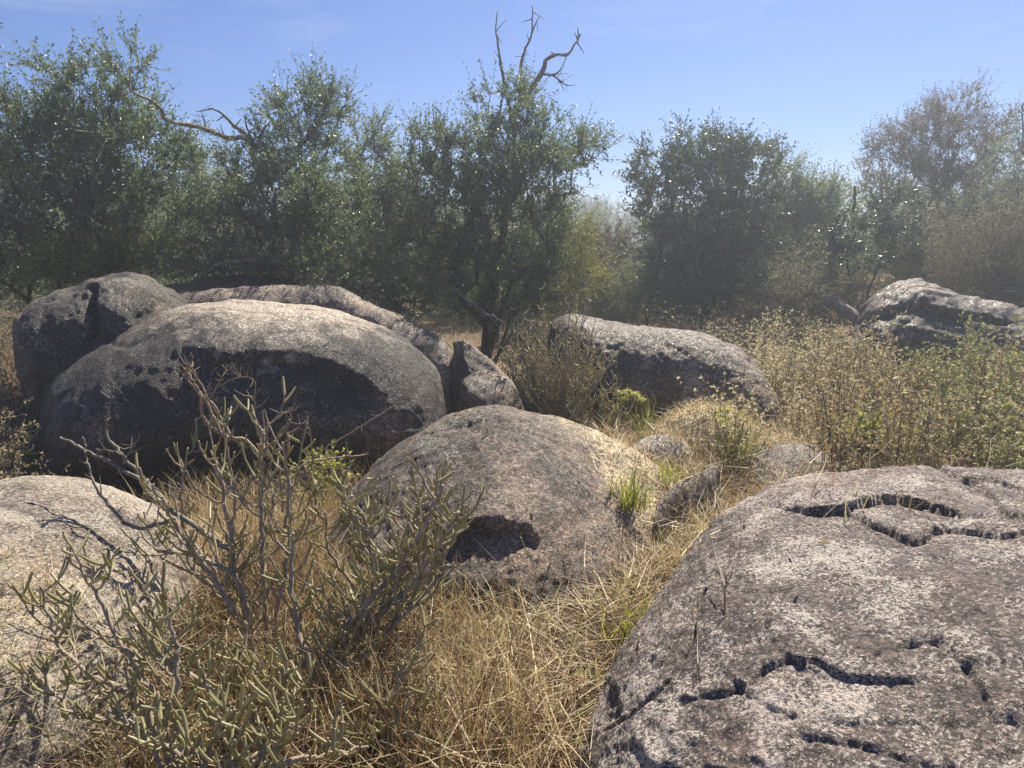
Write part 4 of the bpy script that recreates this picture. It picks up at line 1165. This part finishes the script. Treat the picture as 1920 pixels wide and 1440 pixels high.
patch('dry grass of the open ground at left', 16000, (-9.0, -2.6, 3.6, 13.0), (0.12, 0.50), (0.2, 1.0), 0.0065, (0.55, 0.2), 207, 0.0, 1.3)
patch('dry grass under and between the trees', 20000, (-6.0, 9.0, 6.6, 18.0), (0.08, 0.32), (0.2, 1.0), 0.009, (0.30, 0.2), 208, 0.0, 1.3, mat='broom')
patch('distant dry grass out to the bush line', 16000, (-40, 40, 15.0, 70.0), (0.25, 0.65), (0.2, 0.8), 0.035, (0.55, 0.2), 209, 0.0, 2.5)

patch('straw creeping over the low right flank of the domed boulder', 5200, (0.55, 1.5, 3.4, 5.3), (0.05, 0.20), (0.4, 1.8), 0.0042, (0.66, 0.15), 213, 0.32, 0.3)
patch('yellowish grass thatch covering the low overgrown boulder', 3400, (1.05, 2.1, 5.1, 6.1), (0.04, 0.13), (0.3, 1.8), 0.0048, (0.62, 0.16), 214, 0.8, 0.0)
def litter(n, box, seed):
    r = np.random.default_rng(seed)
    x, y, z = scatter(n, *box, r, 0.02, 0.5)
    d = unit(np.stack([r.normal(size=len(x)), r.normal(size=len(x)), 0.25 * r.normal(size=len(x))], -1))
    g = Geo()
    leaves(g, np.stack([x, y, z + 0.015 + 0.05 * r.random(len(x))], -1), d, 0.018 + 0.03 * r.random(len(x)), 0.008 + 0.010 * r.random(len(x)), np.clip(0.3 + 0.3 * r.normal(size=len(x)), 0, 1), r)
    k = len(x) // 5
    a = np.stack([x[:k], y[:k], z[:k] + 0.03 + 0.05 * r.random(k)], -1)
    strips(g, a, a + unit(r.normal(size=(k, 3)) * np.array((1, 1, 0.3))) * (0.04 + 0.14 * r.random((k, 1))), 0.002, 0.1, r)
    o = g.build('leaf_litter', M['weed'], None, smooth=False)
    o['kind'] = 'stuff'
    o['label'] = 'brown dead leaves and twig bits lying in the grass'
litter(6500, (-1.6, 2.4, 1.5, 6.5), 215)

def make_weed(name, label, seed, h, n, mat, leafl, flower, group):
    r = np.random.default_rng(seed)
    t = thing(name, label, 'weed', (0, 0, 0), group)
    st, lf = Geo(), Geo()
    for i in range(n):
        az = r.random() * 6.28
        o = 0.20 * r.random()
        hh = h * (0.6 + 0.45 * r.random())
        s = np.linspace(0, 1, 6)[:, None]
        p = np.array((math.cos(az) * 0.05, math.sin(az) * 0.05, 0)) + np.array((math.cos(az) * o, math.sin(az) * o, 0)) * s ** 1.3 + np.array((0, 0, hh)) * s + np.cumsum(r.normal(size=(6, 3)) * 0.008, 0)
        tube(st, p, np.linspace(0.0032, 0.0016, 6), 3, 0.15, cap=False)
        q = spline(p[1:], 12)
        dd = unit(r.normal(size=(12, 3)) * np.array((1, 1, 0.4)) + np.array((0, 0, 0.55)))
        L = (0.04 + 0.09 * r.random(12))[:, None]
        strips(st, q, q + dd * L, 0.0013, 0.2, r)
        m = 5
        lb = (q[:, None] + (dd * L)[:, None] * (0.3 + 0.7 * r.random((12, m, 1)))).reshape(-1, 3)
        ld = unit(np.repeat(dd, m, 0) * 0.6 + r.normal(size=lb.shape) * 0.6)
        leaves(lf, lb, ld, leafl * (0.6 + 0.8 * r.random(len(lb))), leafl * 0.36, np.clip(0.45 + 0.22 * r.normal(size=len(lb)), 0, 1), r)
        if flower:
            e = q + dd * L
            for k in range(4):
                fd = unit(r.normal(size=e.shape) + np.array((0, 0, 0.8)))
                leaves(lf, e, fd, 0.019, 0.013, np.full(len(e), 0.97), r)
    st.build('stem', M['bark_dead'] if mat == 'weed' else M['succulent_wood'], t)
    lf.build('foliage', M[mat], t, smooth=False)
    return t
kinds = [make_weed('dry_weed', 'dry brown weed with pale seed heads in the field right of the humped boulder', 301, 0.50, 8, 'weed', 0.020, True, 'dry weeds in the field'),
         make_weed('dry_weed', 'leafy grey-brown upright weed in the field in front of the peaked boulder', 302, 0.62, 9, 'weed', 0.032, False, 'leafy weeds in the field'),
         make_weed('green_weed', 'dull green leafy upright weed near the right edge of the field', 303, 0.66, 8, 'weed_green', 0.036, True, 'green weeds in the field')]
r = np.random.default_rng(9)
used = [0, 0, 0]
count = 0
while count < 240:
    y = 4.5 + 7.0 * r.random() ** 1.1
    x = 1.4 + (0.80 * y - 0.6) * r.random()
    if rock_at(x, y) > ground_z(x, y) + 0.02: continue
    u = x / y
    if u < 0.34 and r.random() < 0.75: continue
    if u > 0.5 and y > 7.2 and r.random() < 0.7: continue
    k = 2 if (u > 0.55 and r.random() < 0.55) else (1 if u > 0.42 and r.random() < 0.65 else 0)
    o = kinds[k] if not used[k] else copy_tree(kinds[k])
    used[k] += 1
    o.location = (x, y, float(ground_z(x, y)) - 0.01)
    o.rotation_euler.z = r.random() * 6.28
    s = 0.7 + 0.5 * r.random()
    o.scale = (s, s, s * (0.8 + 0.4 * r.random()))
    count += 1
left_weed = make_weed('dry_weed', 'dry brown weed on the open ground left of the black-faced boulder', 304, 0.55, 9, 'weed', 0.024, False, 'dry weeds on the left')
for i in range(34):
    y = 4.4 + 6 * r.random()
    x = -0.50 * y - 0.5 - 1.8 * r.random()
    while rock_at(x, y) > ground_z(x, y) + 0.02 or abs(x + 0.70 * y) < 0.0:
        x -= 0.15
    o = left_weed if i == 0 else copy_tree(left_weed)
    o.location = (x, y, float(surface_z(x, y)) - 0.01)
    o.rotation_euler.z = r.random() * 6.28
    o.scale = [0.7 + 0.5 * r.random()] * 3

def sedge(label, px, d, h, n, seed, umbel=True, mat='sedge', spread=0.7):
    r = np.random.default_rng(seed)
    base = b(px, d)
    root = np.array((*base, float(surface_z(*base)) - 0.02))
    t = thing('sedge_tuft', label, 'sedge', root)
    g = Geo()
    k = n
    blades(g, root[0] + r.normal(size=k) * 0.045, root[1] + r.normal(size=k) * 0.045, np.full(k, root[2]), h * (0.45 + 0.65 * r.random(k)), r.random(k) * 6.283, spread * r.random(k) ** 1.2, np.full(k, 0.0075), np.clip(0.4 + 0.25 * r.normal(size=k), 0, 1), r, 0.25)
    g.build('blade', M[mat], t, smooth=False, loc=root)
    if umbel:
        for i in range(9):
            az, o = r.random() * 6.28, 0.20 * r.random()
            top = root + np.array((math.cos(az) * o - 0.05, math.sin(az) * o, h * (0.85 + 0.25 * r.random())))
            u = Geo()
            tube(u, spline(np.stack([root, root * 0.5 + top * 0.5 + np.array((0, 0, 0.04)), top]), 8), 0.0022, 4, 0.3)
            e = unit(r.normal(size=(46, 3)) * np.array((1, 1, 0.35)) + np.array((0, 0, 0.25)))
            leaves(u, np.repeat(top[None], 46, 0) + e * 0.012, e, 0.034, 0.010, np.full(46, 0.9), r)
            u.build('flower_head', M[mat], t, smooth=False, loc=root)
    return t
sedge('green sedge tuft with pale flat heads against the dark face of the humped boulder', 1215, 5.9, 0.40, 70, 401)
sedge('taller yellow-green sedge tuft with buff heads on the grassy mound', 1395, 5.1, 0.42, 130, 402)
sedge('short green tuft in the straw beside the upper end of the bar-shaped stone', 1265, 4.35, 0.17, 70, 403, False)
sedge('green-gold tuft spilling over the lower end of the bar-shaped stone', 1190, 3.75, 0.22, 110, 404, False, spread=1.0)
sedge('thin green tuft rooted at the left flank of the largest boulder', 1190, 2.75, 0.30, 26, 405, False, spread=0.8)
sedge('yellow-green strappy leaves in the thicket just left of the forked trunk', 480, 2.45, 0.28, 16, 406, False, spread=0.4)
tree('leafy_weed', 'yellow-green broad-leaved sprig behind the top of the largest boulder', 'weed', b(1640, 5.0),
     [(np.array((*b(1625, 5.0), 0.32)), np.array((0.16, 0.14, 0.10))), (np.array((*b(1690, 5.0), 0.28)), np.array((0.16, 0.12, 0.12)))], 40, 700, M['leaf_yellow'], M['bark_dead'], seed=407, leaf_l=0.05, leaf_w=0.032, twig=0.12, r_tip=0.0015, stems=3, tint=(0.6, 0.2))
tree('leafy_weed', 'sprig of pale green leaves catching light before the black boulder face', 'weed', b(585, 3.6),
     [(np.array((*b(585, 3.6), 0.52)), np.array((0.14, 0.1, 0.12)))], 26, 420, M['leaf_yellow'], M['bark_dead'], seed=408, leaf_l=0.026, leaf_w=0.016, twig=0.08, r_tip=0.0012, stems=2, tint=(0.8, 0.15))
tree('leafy_weed', 'pale small-leaved herb in the shadow at the far left below the overhanging block', 'weed', b(30, 5.2),
     [(np.array((*b(25, 5.2), 0.15)), np.array((0.2, 0.15, 0.14)))], 30, 500, M['leaf_yellow'], M['bark_dead'], seed=409, leaf_l=0.034, leaf_w=0.02, twig=0.1, r_tip=0.0012, stems=2, tint=(0.7, 0.15))

# ------------------------------------------------------------------ air
hz = bpy.data.materials.new('haze')
hz.use_nodes = True
hz.node_tree.nodes.clear()
pv = hz.node_tree.nodes.new('ShaderNodeVolumePrincipled')
pv.inputs['Density'].default_value = HAZE_DENSITY  # added haze, thick enough to stand in for lens glare over the trees
pv.inputs['Color'].default_value = (0.84, 0.92, 1.0, 1)
pv.inputs['Anisotropy'].default_value = 0.6
ho = hz.node_tree.nodes.new('ShaderNodeOutputMaterial')
hz.node_tree.links.new(pv.outputs[0], ho.inputs['Volume'])
X, Y0, Y1, Z0, Z1 = 402, -122, 602, -2.0, 7.0
hv = [(x, y, z) for z in (Z0, Z1) for y in (Y0, Y1) for x in (-X, X)]
haze = mesh_obj('haze', hv, np.array([(0, 2, 3, 1), (4, 5, 7, 6), (0, 1, 5, 4), (2, 6, 7, 3), (0, 4, 6, 2), (1, 3, 7, 5)]), hz, smooth=False)
haze['kind'] = 'stuff'
haze['label'] = 'thin bright haze over the bushland, added in place of lens glare'
